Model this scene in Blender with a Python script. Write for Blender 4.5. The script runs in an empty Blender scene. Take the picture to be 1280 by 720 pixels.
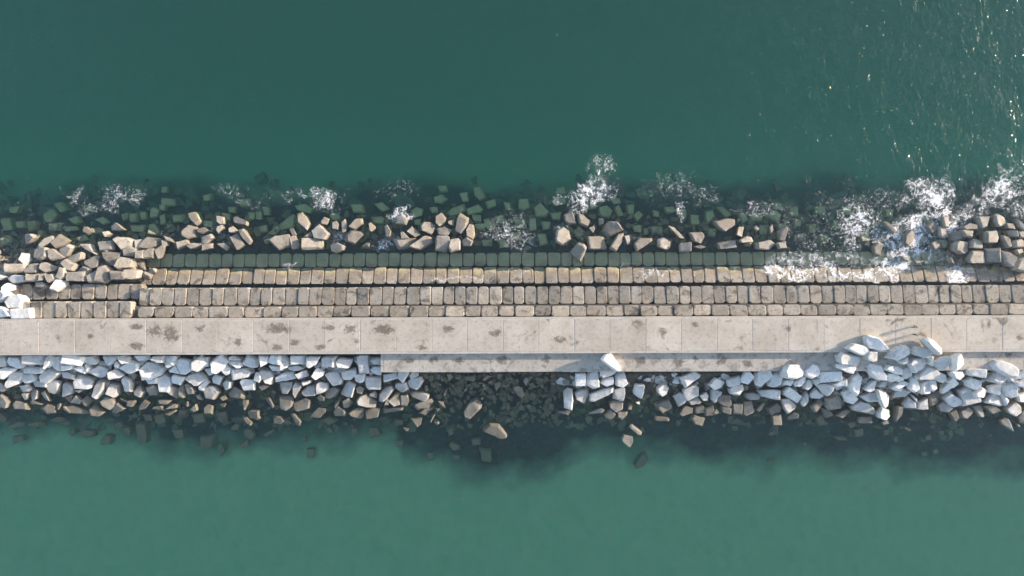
import bpy, bmesh, math, random
import numpy as np
from mathutils import Vector, Matrix, noise as mnoise
from mathutils.geometry import convex_hull_2d

# ------------------------------------------------------------------ camera, sky, sun, exposure
SC = bpy.context.scene
H = 120.0            # drone height above the sea, m
F = 840.0            # focal length in photo pixels (1280 wide)
ROLL = math.radians(-0.2)
cam_d = bpy.data.cameras.new('camera'); cam = bpy.data.objects.new('camera', cam_d)
SC.collection.objects.link(cam)
cam.location = (0, 0, H); cam.rotation_euler = (0, 0, ROLL)
cam_d.sensor_width = 36.0; cam_d.lens = 36.0*F/1280.0
cam_d.clip_start = 1.0; cam_d.clip_end = 9000.0
SC.camera = cam

SUN_EL, SUN_AZ = math.radians(14.5), math.radians(15.5)     # azimuth counted from +X towards +Y
w = bpy.data.worlds.new('World'); SC.world = w; w.use_nodes = True
nt = w.node_tree; bg = nt.nodes['Background']
sky = nt.nodes.new('ShaderNodeTexSky'); sky.sky_type = 'NISHITA'; sky.sun_disc = False
sky.sun_elevation = SUN_EL; sky.sun_rotation = math.pi/2 - SUN_AZ
sky.air_density = 1.0; sky.dust_density = 1.2; sky.ozone_density = 1.0
nt.links.new(sky.outputs[0], bg.inputs[0]); bg.inputs[1].default_value = 0.14
sun_d = bpy.data.lights.new('sun', 'SUN'); sun = bpy.data.objects.new('sun', sun_d)
SC.collection.objects.link(sun)
sun_dir = Vector((math.cos(SUN_EL)*math.cos(SUN_AZ), math.cos(SUN_EL)*math.sin(SUN_AZ), math.sin(SUN_EL)))
sun.rotation_euler = sun_dir.to_track_quat('Z', 'Y').to_euler()
sun_d.energy = 3.3; sun_d.angle = math.radians(0.6); sun_d.color = (1.0, 0.84, 0.68)
SC.view_settings.view_transform = 'Standard'; SC.view_settings.look = 'None'
SC.view_settings.gamma = 1.0; SC.view_settings.use_curve_mapping = False
SC.view_settings.exposure = 1.35
SC.cycles.volume_bounces = 2; SC.cycles.max_bounces = 10; SC.cycles.transparent_max_bounces = 12
SC.cycles.sample_clamp_indirect = 6.0

# ------------------------------------------------------------------ helpers
R = random.Random(7)
def at(px, py, z):
    s = (H - z)/F
    u, v = (px - 640)*s, (360 - py)*s
    c, sn = math.cos(ROLL), math.sin(ROLL)
    return (u*c - v*sn, u*sn + v*c)
def ypx(y, z=0.0):      # world y -> photo row at the middle of the picture
    return 360 - y*F/(H - z)
def link(name, me, mat=None, parent=None, loc=None):
    o = bpy.data.objects.new(name, me); SC.collection.objects.link(o)
    if mat: me.materials.append(mat)
    if parent: o.parent = parent
    if loc: o.location = loc
    return o
def tag(o, label=None, cat=None, group=None, kind=None):
    if label: o['label'] = label
    if cat: o['category'] = cat
    if group: o['group'] = group
    if kind: o['kind'] = kind
    return o
def vnoise(x, y, seed=0):
    """smooth value noise on numpy arrays"""
    xi = np.floor(x).astype(np.int64); yi = np.floor(y).astype(np.int64)
    xf = x - xi; yf = y - yi
    xf = xf*xf*(3 - 2*xf); yf = yf*yf*(3 - 2*yf)
    def h(a, b):
        n = (a*374761393 + b*668265263 + seed*144269504) & 0xFFFFFFFF
        n = ((n ^ (n >> 13))*1274126177) & 0xFFFFFFFF
        n = n ^ (n >> 16)
        return (n & 0xFFFFFF)/float(0xFFFFFF)
    return (h(xi, yi)*(1-xf) + h(xi+1, yi)*xf)*(1-yf) + (h(xi, yi+1)*(1-xf) + h(xi+1, yi+1)*xf)*yf
def fbm(x, y, o=4, seed=0):
    a, s, t = 1.0, 0.0, 0.0
    for k in range(o):
        s = s + a*vnoise(x*2**k, y*2**k, seed+k*17); t += a; a *= 0.5
    return s/t
def grid_mesh(name, xs, ys, zf):
    X, Y = np.meshgrid(xs, ys, indexing='xy')
    Z = zf(X, Y)
    nx, ny = len(xs), len(ys)
    co = np.stack([X, Y, Z], -1).reshape(-1, 3)
    i = np.arange(nx-1)[None, :] + nx*np.arange(ny-1)[:, None]
    fa = np.stack([i, i+1, i+1+nx, i+nx], -1).reshape(-1, 4)
    return co, fa, nx, ny
def mesh_from(name, co, fa, smooth=True):
    me = bpy.data.meshes.new(name)
    me.vertices.add(len(co)); me.vertices.foreach_set('co', np.asarray(co, dtype=np.float32).ravel())
    n = len(fa); k = fa.shape[1]
    me.loops.add(n*k); me.loops.foreach_set('vertex_index', fa.astype(np.int32).ravel())
    me.polygons.add(n)
    me.polygons.foreach_set('loop_start', np.arange(n, dtype=np.int32)*k)
    me.polygons.foreach_set('use_smooth', np.full(n, smooth))
    me.update(calc_edges=True)
    return me
def spaced(lo, hi, step, far):
    a = np.arange(lo, hi+step*0.5, step)
    g = [step*2]
    while sum(g) < far: g.append(g[-1]*1.6)
    c = np.cumsum(g)
    return np.concatenate([(lo - c)[::-1], a, a[-1] + c])

# ------------------------------------------------------------------ materials
def newmat(name):
    m = bpy.data.materials.new(name); m.use_nodes = True
    t = m.node_tree; t.nodes.clear()
    out = t.nodes.new('ShaderNodeOutputMaterial')
    return m, t, out
def N(t, kind, **kw):
    n = t.nodes.new(kind)
    for k, v in kw.items():
        if k.startswith('_'): setattr(n, k[1:], v)
        else: n.inputs[k.replace('__', ' ')].default_value = v
    return n
def ramp(t, src, stops, interp='LINEAR'):
    r = t.nodes.new('ShaderNodeValToRGB'); r.color_ramp.interpolation = interp
    el = r.color_ramp.elements
    while len(el) < len(stops): el.new(0.5)
    for e, (p, c) in zip(el, stops):
        e.position = p; e.color = (c if len(c) == 4 else (*c, 1)) if isinstance(c, tuple) else (c, c, c, 1)
    t.links.new(src, r.inputs[0]); return r.outputs[0]
def mixc(t, fac, a, b, mode='MIX'):
    m = t.nodes.new('ShaderNodeMix'); m.data_type = 'RGBA'; m.blend_type = mode
    for s, v in ((m.inputs[0], fac), (m.inputs[6], a), (m.inputs[7], b)):
        if hasattr(v, 'is_output'): t.links.new(v, s)
        elif isinstance(v, tuple): s.default_value = (*v, 1) if len(v) == 3 else v
        else: s.default_value = v
    return m.outputs[2]
def mth(t, op, a, b=0.0, clamp=False):
    m = t.nodes.new('ShaderNodeMath'); m.operation = op; m.use_clamp = clamp
    for s, v in ((m.inputs[0], a), (m.inputs[1], b)):
        if hasattr(v, 'is_output'): t.links.new(v, s)
        else: s.default_value = v
    return m.outputs[0]
def noise_n(t, vec, scale, detail=4, rough=0.55, dist=0.0):
    n = N(t, 'ShaderNodeTexNoise', Scale=scale, Detail=detail, Roughness=rough, Distortion=dist)
    t.links.new(vec, n.inputs['Vector']); return n.outputs['Fac']
def stone_mat(name, dry, light, dark, wet=(0.075, 0.062, 0.042), algae=(0.12, 0.15, 0.06),
              deep=(0.10, 0.13, 0.07), zw=0.55, zs=0.9, zone=True, scale=1.0, bump=0.35, randv=0.18, stain=0.5, blot=0.9, bst=0.45, bt=0.54):
    """rock or concrete: mottled dry colour, dark wet tide zone and green algae by height above the water"""
    m, t, out = newmat(name)
    geo = N(t, 'ShaderNodeNewGeometry'); P = geo.outputs['Position']
    oi = N(t, 'ShaderNodeObjectInfo')
    n1 = noise_n(t, P, 0.45*scale, 5, 0.6); nb = noise_n(t, P, blot, 4, 0.6, 0.6); n2 = noise_n(t, P, 2.6*scale, 5, 0.65); n3 = noise_n(t, P, 9.0*scale, 3, 0.6)
    c = mixc(t, ramp(t, n1, [(0.35, 0.0), (0.68, 1.0)]), dry, light)
    c = mixc(t, mth(t, 'MULTIPLY', ramp(t, n2, [(0.52, 0.0), (0.72, 1.0)]), stain), c, dark)
    c = mixc(t, mth(t, 'MULTIPLY', ramp(t, nb, [(bt, 0.0), (bt + 0.10, 1.0)]), bst), c, dark)
    c = mixc(t, mth(t, 'MULTIPLY', ramp(t, n3, [(0.55, 0.0), (0.75, 1.0)]), 0.35), c, dark)
    rv = mth(t, 'ADD', mth(t, 'MULTIPLY', oi.outputs['Random'], 2*randv), 1.0 - randv)
    comb = N(t, 'ShaderNodeCombineXYZ')
    for k in range(3): t.links.new(rv, comb.inputs[k])
    c = mixc(t, 1.0, c, comb.outputs[0], 'MULTIPLY')
    rough = 0.85
    if zone:
        sep = N(t, 'ShaderNodeSeparateXYZ'); t.links.new(P, sep.inputs[0])
        zz = mth(t, 'ADD', sep.outputs['Z'], mth(t, 'MULTIPLY', mth(t, 'SUBTRACT', n2, 0.5), 1.2))
        zz = mth(t, 'ADD', zz, mth(t, 'MULTIPLY', mth(t, 'SUBTRACT', n1, 0.5), 1.6))
        fw = mth(t, 'DIVIDE', mth(t, 'SUBTRACT', zw + zs, zz), zs, True)      # 1 = wet
        fa = mth(t, 'DIVIDE', mth(t, 'SUBTRACT', 0.25, zz), 0.6, True)
        fd = mth(t, 'DIVIDE', mth(t, 'SUBTRACT', -1.0, zz), 1.6, True)
        wv = mixc(t, n3, wet, tuple(min(1, x*1.7) for x in wet))
        c = mixc(t, fw, c, wv)
        av = mixc(t, n2, algae, tuple(min(1, x*1.8) for x in algae))
        c = mixc(t, fa, c, av); c = mixc(t, fd, c, deep)
        rough = mth(t, 'SUBTRACT', 0.88, mth(t, 'MULTIPLY', fw, 0.4))
    b = N(t, 'ShaderNodeBsdfPrincipled'); t.links.new(c, b.inputs['Base Color'])
    if isinstance(rough, float): b.inputs['Roughness'].default_value = rough
    else: t.links.new(rough, b.inputs['Roughness'])
    b.inputs['Specular IOR Level'].default_value = 0.3
    bp = N(t, 'ShaderNodeBump', Strength=bump, Distance=0.12)
    hh = mth(t, 'ADD', mth(t, 'MULTIPLY', n2, 1.0), mth(t, 'MULTIPLY', n3, 0.4)); t.links.new(hh, bp.inputs['Height'])
    t.links.new(bp.outputs[0], b.inputs['Normal']); t.links.new(b.outputs[0], out.inputs[0])
    return m
M = {}
M['white'] = stone_mat('pale_granite', (0.63, 0.61, 0.58), (0.74, 0.72, 0.69), (0.36, 0.33, 0.29), wet=(0.15, 0.13, 0.10), zw=0.7, zs=1.5, stain=0.5, bst=0.45, bump=0.8, randv=0.2)
M['brown'] = stone_mat('weathered_granite', (0.175, 0.16, 0.13), (0.27, 0.25, 0.21), (0.09, 0.08, 0.065), wet=(0.09, 0.076, 0.053), algae=(0.24, 0.21, 0.12), deep=(0.34, 0.29, 0.17), zw=-0.1, zs=1.1)
M['tan'] = stone_mat('tan_granite', (0.265, 0.235, 0.195), (0.39, 0.355, 0.305), (0.13, 0.11, 0.09), wet=(0.15, 0.125, 0.095), algae=(0.36, 0.38, 0.18), deep=(0.44, 0.48, 0.25), randv=0.3, bst=0.5, bump=0.6, zw=0.25, zs=0.9)
M['reef'] = stone_mat('reef_stone', (0.25, 0.22, 0.18), (0.34, 0.31, 0.26), (0.13, 0.11, 0.09), wet=(0.12, 0.10, 0.075), algae=(0.17, 0.18, 0.095), deep=(0.19, 0.22, 0.13), randv=0.3)
M['block'] = stone_mat('cut_stone', (0.285, 0.245, 0.195), (0.40, 0.355, 0.295), (0.085, 0.075, 0.062), wet=(0.21, 0.155, 0.105), algae=(0.42, 0.37, 0.20), deep=(0.52, 0.46, 0.24), zw=0.1, zs=0.5, randv=0.20, scale=0.9, stain=0.75, blot=0.55, bst=0.8, bump=0.6)
M['slab'] = stone_mat('concrete', (0.45, 0.385, 0.31), (0.56, 0.495, 0.41), (0.15, 0.12, 0.085), zone=False, scale=0.55, randv=0.06, bump=0.2, stain=0.45, blot=0.3, bst=0.9, bt=0.60)
M['ledge'] = stone_mat('ledge_concrete', (0.42, 0.37, 0.31), (0.53, 0.48, 0.41), (0.20, 0.18, 0.16), zone=False, scale=0.7, randv=0.05, bump=0.25, stain=0.7, blot=0.6, bst=0.7)
M['mortar'] = stone_mat('pale_mortar', (0.46, 0.41, 0.35), (0.56, 0.51, 0.45), (0.30, 0.27, 0.24), zw=1.2, zs=1.5, randv=0.0)
M['core'] = stone_mat('rubble_fill', (0.10, 0.09, 0.08), (0.16, 0.14, 0.12), (0.05, 0.045, 0.04), wet=(0.03, 0.027, 0.02), algae=(0.03, 0.04, 0.02), deep=(0.025, 0.033, 0.022), randv=0.0)

def water_mat():
    m, t, out = newmat('sea_water')
    geo = N(t, 'ShaderNodeNewGeometry'); P = geo.outputs['Position']
    mp = N(t, 'ShaderNodeMapping'); mp.inputs['Scale'].default_value = (1.0, 0.55, 1.0); mp.inputs['Rotation'].default_value = (0, 0, math.radians(20))
    t.links.new(P, mp.inputs['Vector'])
    n1 = noise_n(t, mp.outputs[0], 0.5, 3, 0.5, 0.4); n2 = noise_n(t, mp.outputs[0], 2.4, 2, 0.5, 0.3)
    sep = N(t, 'ShaderNodeSeparateXYZ'); t.links.new(P, sep.inputs[0])
    lee = mth(t, 'DIVIDE', mth(t, 'ADD', sep.outputs['Y'], 22.0), 26.0, True)     # sheltered side is smoother
    lee = mth(t, 'ADD', mth(t, 'MULTIPLY', lee, 0.72), 0.28)
    hgt = mth(t, 'ADD', mth(t, 'MULTIPLY', n1, 0.43), mth(t, 'MULTIPLY', n2, 0.13))
    n3 = noise_n(t, mp.outputs[0], 3.0, 1, 0.5, 0.5)
    hgt = mth(t, 'ADD', hgt, mth(t, 'MULTIPLY', mth(t, 'MAXIMUM', mth(t, 'SUBTRACT', n3, 0.75), 0.0), 2.0))
    bp = N(t, 'ShaderNodeBump', Distance=1.0); t.links.new(hgt, bp.inputs['Height'])
    t.links.new(mth(t, 'MULTIPLY', lee, 0.8), bp.inputs['Strength'])
    fr = N(t, 'ShaderNodeFresnel', IOR=1.33); t.links.new(bp.outputs[0], fr.inputs['Normal'])
    tr = N(t, 'ShaderNodeBsdfTransparent'); gl = N(t, 'ShaderNodeBsdfGlossy', Roughness=0.05)
    t.links.new(bp.outputs[0], gl.inputs['Normal'])
    mx = N(t, 'ShaderNodeMixShader'); t.links.new(fr.outputs[0], mx.inputs[0]); t.links.new(tr.outputs[0], mx.inputs[1]); t.links.new(gl.outputs[0], mx.inputs[2])
    t.links.new(mx.outputs[0], out.inputs['Surface'])
    ab = N(t, 'ShaderNodeVolumeAbsorption', Density=WATER_ABS); ab.inputs['Color'].default_value = (0.12, 0.875, 0.68, 1)
    sc = N(t, 'ShaderNodeVolumeScatter', Density=WATER_SCA); sc.inputs['Color'].default_value = (0.33, 0.93, 0.74, 1)
    ad = N(t, 'ShaderNodeAddShader'); t.links.new(ab.outputs[0], ad.inputs[0]); t.links.new(sc.outputs[0], ad.inputs[1])
    t.links.new(ad.outputs[0], out.inputs['Volume'])
    return m
WATER_ABS, WATER_SCA = 0.11, 0.068
M['water'] = water_mat()

# ------------------------------------------------------------------ the ground: seabed and rubble mound under the rocks
def top_profile(px, py):
    """height of the rock pile's upper surface at a photo point, m above the water (numpy or float)"""
    px = np.asarray(px, float); py = np.asarray(py, float)
    left = np.interp(py, [425, 441, 455, 470, 485, 500, 515, 530, 560, 585], [6.0, 5.7, 4.3, 2.7, 1.6, 0.8, 0.25, -0.9, -3.0, -4.5])
    bare = np.interp(py, [441, 465, 480, 500, 530, 565, 600], [0.5, 0.4, 0.1, -0.3, -1.2, -3.0, -5.0])
    mid = np.interp(py, [436, 450, 465, 480, 495, 510, 525, 560, 590], [7.0, 6.4, 4.4, 2.9, 1.6, 0.7, 0.0, -2.5, -4.5])
    right = np.interp(py, [420, 440, 455, 470, 485, 500, 515, 530, 560, 590], [8.2, 7.6, 6.6, 5.2, 3.6, 2.2, 1.0, 0.2, -2.5, -4.5])
    def bl(a, b, x0, x1):
        k = np.clip((px - x0)/(x1 - x0), 0, 1); return a*(1-k) + b*k
    south = bl(left, bare, 528, 548)
    south = np.where(px > 600, bl(bare, mid, 680, 700), south)
    south = np.where(px > 800, bl(mid, right, 960, 1040), south)
    nl = np.interp(py, [215, 235, 265, 290, 310, 330, 350], [-6.5, -3.6, -0.5, 0.7, 1.6, 2.7, 3.8])
    nm = np.interp(py, [215, 235, 262, 285, 305, 320], [-6.5, -3.2, -0.3, 0.6, 1.0, 0.8])
    ng = np.interp(py, [215, 235, 262, 285, 312], [-6.5, -3.4, -1.7, -1.1, -0.9])
    nr = np.interp(py, [215, 235, 265, 290, 320, 345], [-6.0, -2.6, 0.3, 1.2, 1.6, 2.0])
    north = bl(nl, nm, 190, 215)
    north = np.where(px > 500, bl(nm, ng, 598, 606), north)
    north = np.where(px > 640, bl(ng, nm, 690, 700), north)
    north = np.where(px > 900, bl(nm, ng, 985, 995), north)
    north = np.where(px > 1000, bl(ng, nr, 1090, 1190), north)
    return np.where(py > 400, south, north)
def bed(X, Y):
    px = 640 + X*7.0; py = 360 - Y*7.0
    tp = top_profile(np.clip(px, -60, 1340), py) - 2.1
    wob = (fbm(X*0.035+3, Y*0.05, 3, 5) - 0.5)*2
    base_n = np.interp(py, [-400, 0, 200, 235], [-15, -12, -9.5, -6.8])
    base_s = np.interp(py + wob*26, [470, 530, 556, 582, 800, 1400], [-3.2, -3.1, -2.9, -2.8, -3.1, -4.0])
    base = np.where(py > 380, base_s, base_n)
    mid = (py > 318) & (py < 462)
    z = np.where(mid, -2.2, np.maximum(tp, base))
    z = np.where((py > 318) & (py < 352) & (px < 185), np.maximum(z, tp), z)
    rough = np.clip((z + 6.5)/3.0, 0, 1)
    z = z + rough*((fbm(X*0.6, Y*0.6, 3, 11) - 0.5)*1.5)
    return np.where(mid & (px > 185), np.minimum(z, -1.9), z)
xs = spaced(-105, 105, 0.5, 3500); ys = spaced(-75, 75, 0.5, 3500)
co, fa, nx, ny = grid_mesh('seabed', xs, ys, bed)
me = mesh_from('seabed', co, fa)
# the weed and rubble carpet is a property of the bed itself: where rubble lies the bed is dark, beyond it is pale sand
pyv = 360 - co[:, 1]*7.0; pxv = 640 + co[:, 0]*7.0
wobv = (fbm(co[:, 0]*0.05+3, co[:, 1]*0.07, 4, 5) - 0.5)*2
edge = np.interp(pxv, [0, 120, 230, 300, 380, 440, 490, 500, 600, 680, 720, 790, 900, 1280], [552, 556, 570, 566, 566, 560, 562, 588, 620, 604, 584, 584, 598, 604])
wob2 = (fbm(co[:, 0]*0.3, co[:, 1]*0.3, 4, 9) - 0.5)*2
dS = np.clip((edge - pyv + wobv*16 + wob2*18 + 8)/42.0, 0, 1)
dN = np.clip((pyv - 214 + wobv*34 + wob2*14 + np.interp(pxv, [0, 90, 300, 640, 1280], [-8, 22, 6, 14, 4]))/34.0, 0, 1)
dk = np.where(pyv > 390, dS, np.maximum(dN, np.interp(pyv, [0, 130, 200, 230], [.48, .36, .14, .25])))
dk = np.maximum(dk, np.where(pyv < 200, np.clip((wobv - 0.1)*1.0, 0, 0.22), 0))
at_ = me.attributes.new('rubble', 'FLOAT', 'POINT'); at_.data.foreach_set('value', dk.astype(np.float32))
m, t, out = newmat('seabed_sand_and_weed')
geo = N(t, 'ShaderNodeNewGeometry'); P = geo.outputs['Position']
an = N(t, 'ShaderNodeAttribute', _attribute_name='rubble')
n1 = noise_n(t, P, 0.35, 6, 0.6); n2 = noise_n(t, P, 1.4, 5, 0.7)
sand = mixc(t, n1, (0.48, 0.66, 0.36), (0.58, 0.76, 0.44))
weed = mixc(t, ramp(t, n2, [(0.4, 0.0), (0.7, 1.0)]), (0.045, 0.045, 0.038), (0.12, 0.11, 0.075))
col = mixc(t, an.outputs['Fac'], sand, weed)
b = N(t, 'ShaderNodeBsdfPrincipled', Roughness=0.95); t.links.new(col, b.inputs['Base Color'])
bp = N(t, 'ShaderNodeBump', Strength=0.5, Distance=0.3); t.links.new(n2, bp.inputs['Height']); t.links.new(bp.outputs[0], b.inputs['Normal'])
t.links.new(b.outputs[0], out.inputs[0])
tag(link('seabed', me, m), kind='structure')

# ------------------------------------------------------------------ the sea: a closed body of water with real waves
def wave(X, Y):
    rng = random.Random(3); z = 0*X
    for k in range(16):
        L = 2.0 + 9.0*(k/16.0)**1.3; a = 0.0035*L**0.75
        d = math.radians(rng.gauss(248, 26)); ph = rng.uniform(0, 6.28)
        q = 2*math.pi/L
        z = z + a*np.sin(q*(X*math.cos(d) + Y*math.sin(d)) + ph + 1.5*fbm(X*0.05+k, Y*0.05, 2, k))
    lee = np.clip((Y + 16)/10.0, 0, 1)*0.8 + 0.2
    fade = np.clip((110 - np.abs(X))/15, 0, 1)*np.clip((80 - np.abs(Y))/15, 0, 1)
    return z*lee*fade
xs = spaced(-112, 112, 0.4, 3200); ys = spaced(-80, 80, 0.4, 3200)
co, fa, nx, ny = grid_mesh('sea', xs, ys, wave)
B = len(co); zb = -40.0
rim = list(range(nx)) + [nx*j + nx-1 for j in range(1, ny)] + [nx*(ny-1) + i for i in range(nx-2, -1, -1)] + [nx*j for j in range(ny-2, 0, -1)]
low = co[rim].copy(); low[:, 2] = zb
me = bpy.data.meshes.new('sea')
allco = np.concatenate([co, low]); nr = len(rim)
side = np.array([[rim[(k+1) % nr], rim[k], B+k, B+(k+1) % nr] for k in range(nr)])
quads = np.concatenate([fa, side])
nq = len(quads)
me.vertices.add(len(allco)); me.vertices.foreach_set('co', allco.astype(np.float32).ravel())
lv = np.concatenate([quads.ravel(), np.arange(B+nr-1, B-1, -1)]).astype(np.int32)
me.loops.add(len(lv)); me.loops.foreach_set('vertex_index', lv)
me.polygons.add(nq+1); me.polygons.foreach_set('loop_start', np.concatenate([np.arange(nq)*4, [nq*4]]).astype(np.int32))
me.polygons.foreach_set('use_smooth', np.concatenate([np.ones(len(fa), bool), np.zeros(nr+1, bool)]))
me.update(calc_edges=True); me.validate()
tag(link('sea', me, M['water']), kind='structure')

# ------------------------------------------------------------------ cut-stone blocks and concrete slabs
def prism(poly, z0, z1, bev, seg=2, tilt=(0, 0), jit=0.0, rnd=R):
    """closed block with a plan outline, bevelled; coordinates relative to its own centre"""
    cx = sum(p[0] for p in poly)/len(poly); cy = sum(p[1] for p in poly)/len(poly)
    bm = bmesh.new()
    def zz(x, y): return (x-cx)*tilt[0] + (y-cy)*tilt[1]
    a = [bm.verts.new((x-cx, y-cy, z0-z1)) for x, y in poly]
    b = [bm.verts.new((x-cx, y-cy, zz(x, y) + rnd.uniform(-jit, jit))) for x, y in poly]
    n = len(poly)
    bm.faces.new(b); bm.faces.new(a[::-1])
    for k in range(n): bm.faces.new((a[k], a[(k+1) % n], b[(k+1) % n], b[k]))
    bmesh.ops.recalc_face_normals(bm, faces=bm.faces)
    if bev > 0:
        ed = [e for e in bm.edges if not all(v in a for v in e.verts)]
        bmesh.ops.bevel(bm, geom=ed, offset=bev, segments=seg, profile=0.6, affect='EDGES', clamp_overlap=True)
    return bm, (cx, cy, z1)
def bm_obj(bm, name, mat, parent=None, loc=None, smooth=False):
    bmesh.ops.recalc_face_normals(bm, faces=bm.faces)
    me = bpy.data.meshes.new(name); bm.to_mesh(me); bm.free()
    if smooth:
        for p in me.polygons: p.use_smooth = True
    return link(name, me, mat, parent, loc)
def empty(name, loc=(0, 0, 0)):
    o = bpy.data.objects.new(name, None); o.empty_display_size = 1; SC.collection.objects.link(o); o.location = loc
    return o
def yat(py, z): return (360 - py)*(H - z)/F
def xat(px, z): return (px - 640)*(H - z)/F

ZP, ZL = 6.3, 5.1          # deck and ledge heights
YN, YS, YL = yat(396.3, ZP), yat(442.2, ZP), yat(465.2, ZL)
bw = empty('breakwater', (0, YS, 0))
tag(bw, 'long raised concrete breakwater with a stained slab walkway running straight across the sea', 'breakwater')
def box(x0, x1, y0, y1, z0, z1, name, mat, parent, bev=0.0):
    bm, c = prism([(x0, y0), (x1, y0), (x1, y1), (x0, y1)], z0, z1, bev)
    o = bm_obj(bm, name, mat, parent); o.location = (c[0]-parent.location.x, c[1]-parent.location.y, c[2]-parent.location.z); return o
box(-130, 130, YS+0.05, YN-0.05, -3.5, ZP-0.03, 'bedding', M['mortar'], bw)
box(-130, 130, YN-0.055, YN+2.0, -3.0, ZP-2.4, 'rubble_core', M['core'], bw)
box(-22.5, 130, YL+0.06, YS+0.045, -3.5, ZL-0.03, 'ledge_bedding', M['ledge'], bw)
def slab(x0, x1, y0, y1, z, cham_n, cham_s, name, mat, th=0.5):
    # cross-section (y, z) with a chamfer along each long edge, extruded along x
    prof = [(y0, z-th), (y0, z-cham_s*0.85), (y0+cham_s, z), (y1-cham_n, z+0.002), (y1, z-cham_n*0.5), (y1, z-th)]
    cx, cy = (x0+x1)/2, (y0+y1)/2
    bm = bmesh.new()
    a = [bm.verts.new((x0-cx, y-cy, zz-z)) for y, zz in prof]; b = [bm.verts.new((x1-cx, y-cy, zz-z)) for y, zz in prof]
    bm.faces.new(a); bm.faces.new(b[::-1])
    n = len(prof)
    for k in range(n): bm.faces.new((a[k], b[k], b[(k+1) % n], a[(k+1) % n]))
    bmesh.ops.recalc_face_normals(bm, faces=bm.faces)
    bmesh.ops.bevel(bm, geom=list(bm.edges), offset=0.03, segments=1, affect='EDGES', clamp_overlap=True)
    o = bm_obj(bm, name, mat, bw); o.location = (cx, cy-YS, z); return o
x = xat(4.0 - 44.6*2, ZP); k = 0; wd = 44.6*(H-ZP)/F
while x < 97:
    gap = 0.15 if k % 2 == 0 else 0.05
    slab(x + gap/2, x + wd - 0.04, YS + R.uniform(-.02, .02), YN + R.uniform(-.02, .02), ZP + R.uniform(-.008, .008), 0.42, 0.42, 'slab', M['slab'])
    x += wd; k += 1
x = xat(479.5, ZL); wd = 44.4*(H-ZL)/F; 
while x < 97:
    slab(x + 0.03, x + wd - 0.03, YL + R.uniform(-.04, .04), YS - 0.004, ZL + R.uniform(-.01, .01), 0.02, 0.12, 'ledge_slab', M['ledge'])
    x += wd

# damp and lichen stains lying on the concrete, thin sheets with ragged edges
m, t, out = newmat('damp_stain')
tc = N(t, 'ShaderNodeTexCoord'); geo = N(t, 'ShaderNodeNewGeometry')
gr = N(t, 'ShaderNodeTexGradient', _gradient_type='SPHERICAL'); mp_ = N(t, 'ShaderNodeMapping'); mp_.inputs['Location'].default_value = (-1, -1, 0); mp_.inputs['Scale'].default_value = (2, 2, 0)
t.links.new(tc.outputs['Generated'], mp_.inputs['Vector']); t.links.new(mp_.outputs[0], gr.inputs[0])
nz = noise_n(t, geo.outputs['Position'], 1.5, 5, 0.7, 0.6)
al = mth(t, 'ADD', gr.outputs['Fac'], mth(t, 'MULTIPLY', mth(t, 'SUBTRACT', nz, 0.54), 3.6))
al = mth(t, 'MULTIPLY', mth(t, 'MULTIPLY', mth(t, 'SUBTRACT', al, 0.10), 2.4, True), mth(t, 'MULTIPLY', gr.outputs['Fac'], 2.5, True))
al = mth(t, 'MULTIPLY', al, 0.46)
b = N(t, 'ShaderNodeBsdfPrincipled', Roughness=0.8); b.inputs['Base Color'].default_value = (0.115, 0.088, 0.055, 1)
tr = N(t, 'ShaderNodeBsdfTransparent'); mx = N(t, 'ShaderNodeMixShader')
t.links.new(al, mx.inputs[0]); t.links.new(tr.outputs[0], mx.inputs[1]); t.links.new(b.outputs[0], mx.inputs[2]); t.links.new(mx.outputs[0], out.inputs[0])
STAIN = m
for px, py, rx, ry in [(193, 412, 11, 9), (213, 417, 10, 14), (171, 431, 10, 6), (172, 407, 12, 4), (345, 409, 17, 8), (437, 411, 9, 8), (480, 412, 15, 8), (347, 433, 8, 6), (367, 427, 7, 5),
                       (527, 434, 8, 5), (400, 433, 7, 5), (112, 418, 5, 4), (298, 427, 6, 7), (620, 416, 9, 5), (870, 407, 6, 4), (985, 411, 6, 5), (1275, 424, 5, 5), (700, 424, 9, 6), (250, 409, 8, 5), (410, 409, 10, 4), (560, 411, 8, 5),
                       (541, 449, 7, 5), (511, 450, 8, 5), (573, 450, 9, 6), (627, 450, 9, 6), (682, 450, 8, 6), (800, 452, 8, 6), (848, 454, 10, 6), (903, 451, 10, 7), (935, 455, 9, 5), (870, 448, 5, 4), (1260, 446, 5, 4)]:
    zz = (ZP if py < 441 else ZL) + 0.016
    cx, cy = xat(px, zz), yat(py, zz); hx, hy = rx/7.3*1.25, min(ry/7.3*1.25, (YN-.5-cy if py < 441 else 9), (cy-YS-.5 if py < 441 else 9))
    if py > 441: hy = min(hy, YS-.02-cy, cy-YL-.15)
    if hy < .1: continue
    me = bpy.data.meshes.new('damp_stain'); me.from_pydata([(-hx, -hy, 0), (hx, -hy, 0), (hx, hy, 0), (-hx, hy, 0)], [], [(0, 1, 2, 3)])
    link('damp_stain', me, STAIN, bw, (cx, cy-YS, zz))

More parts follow.
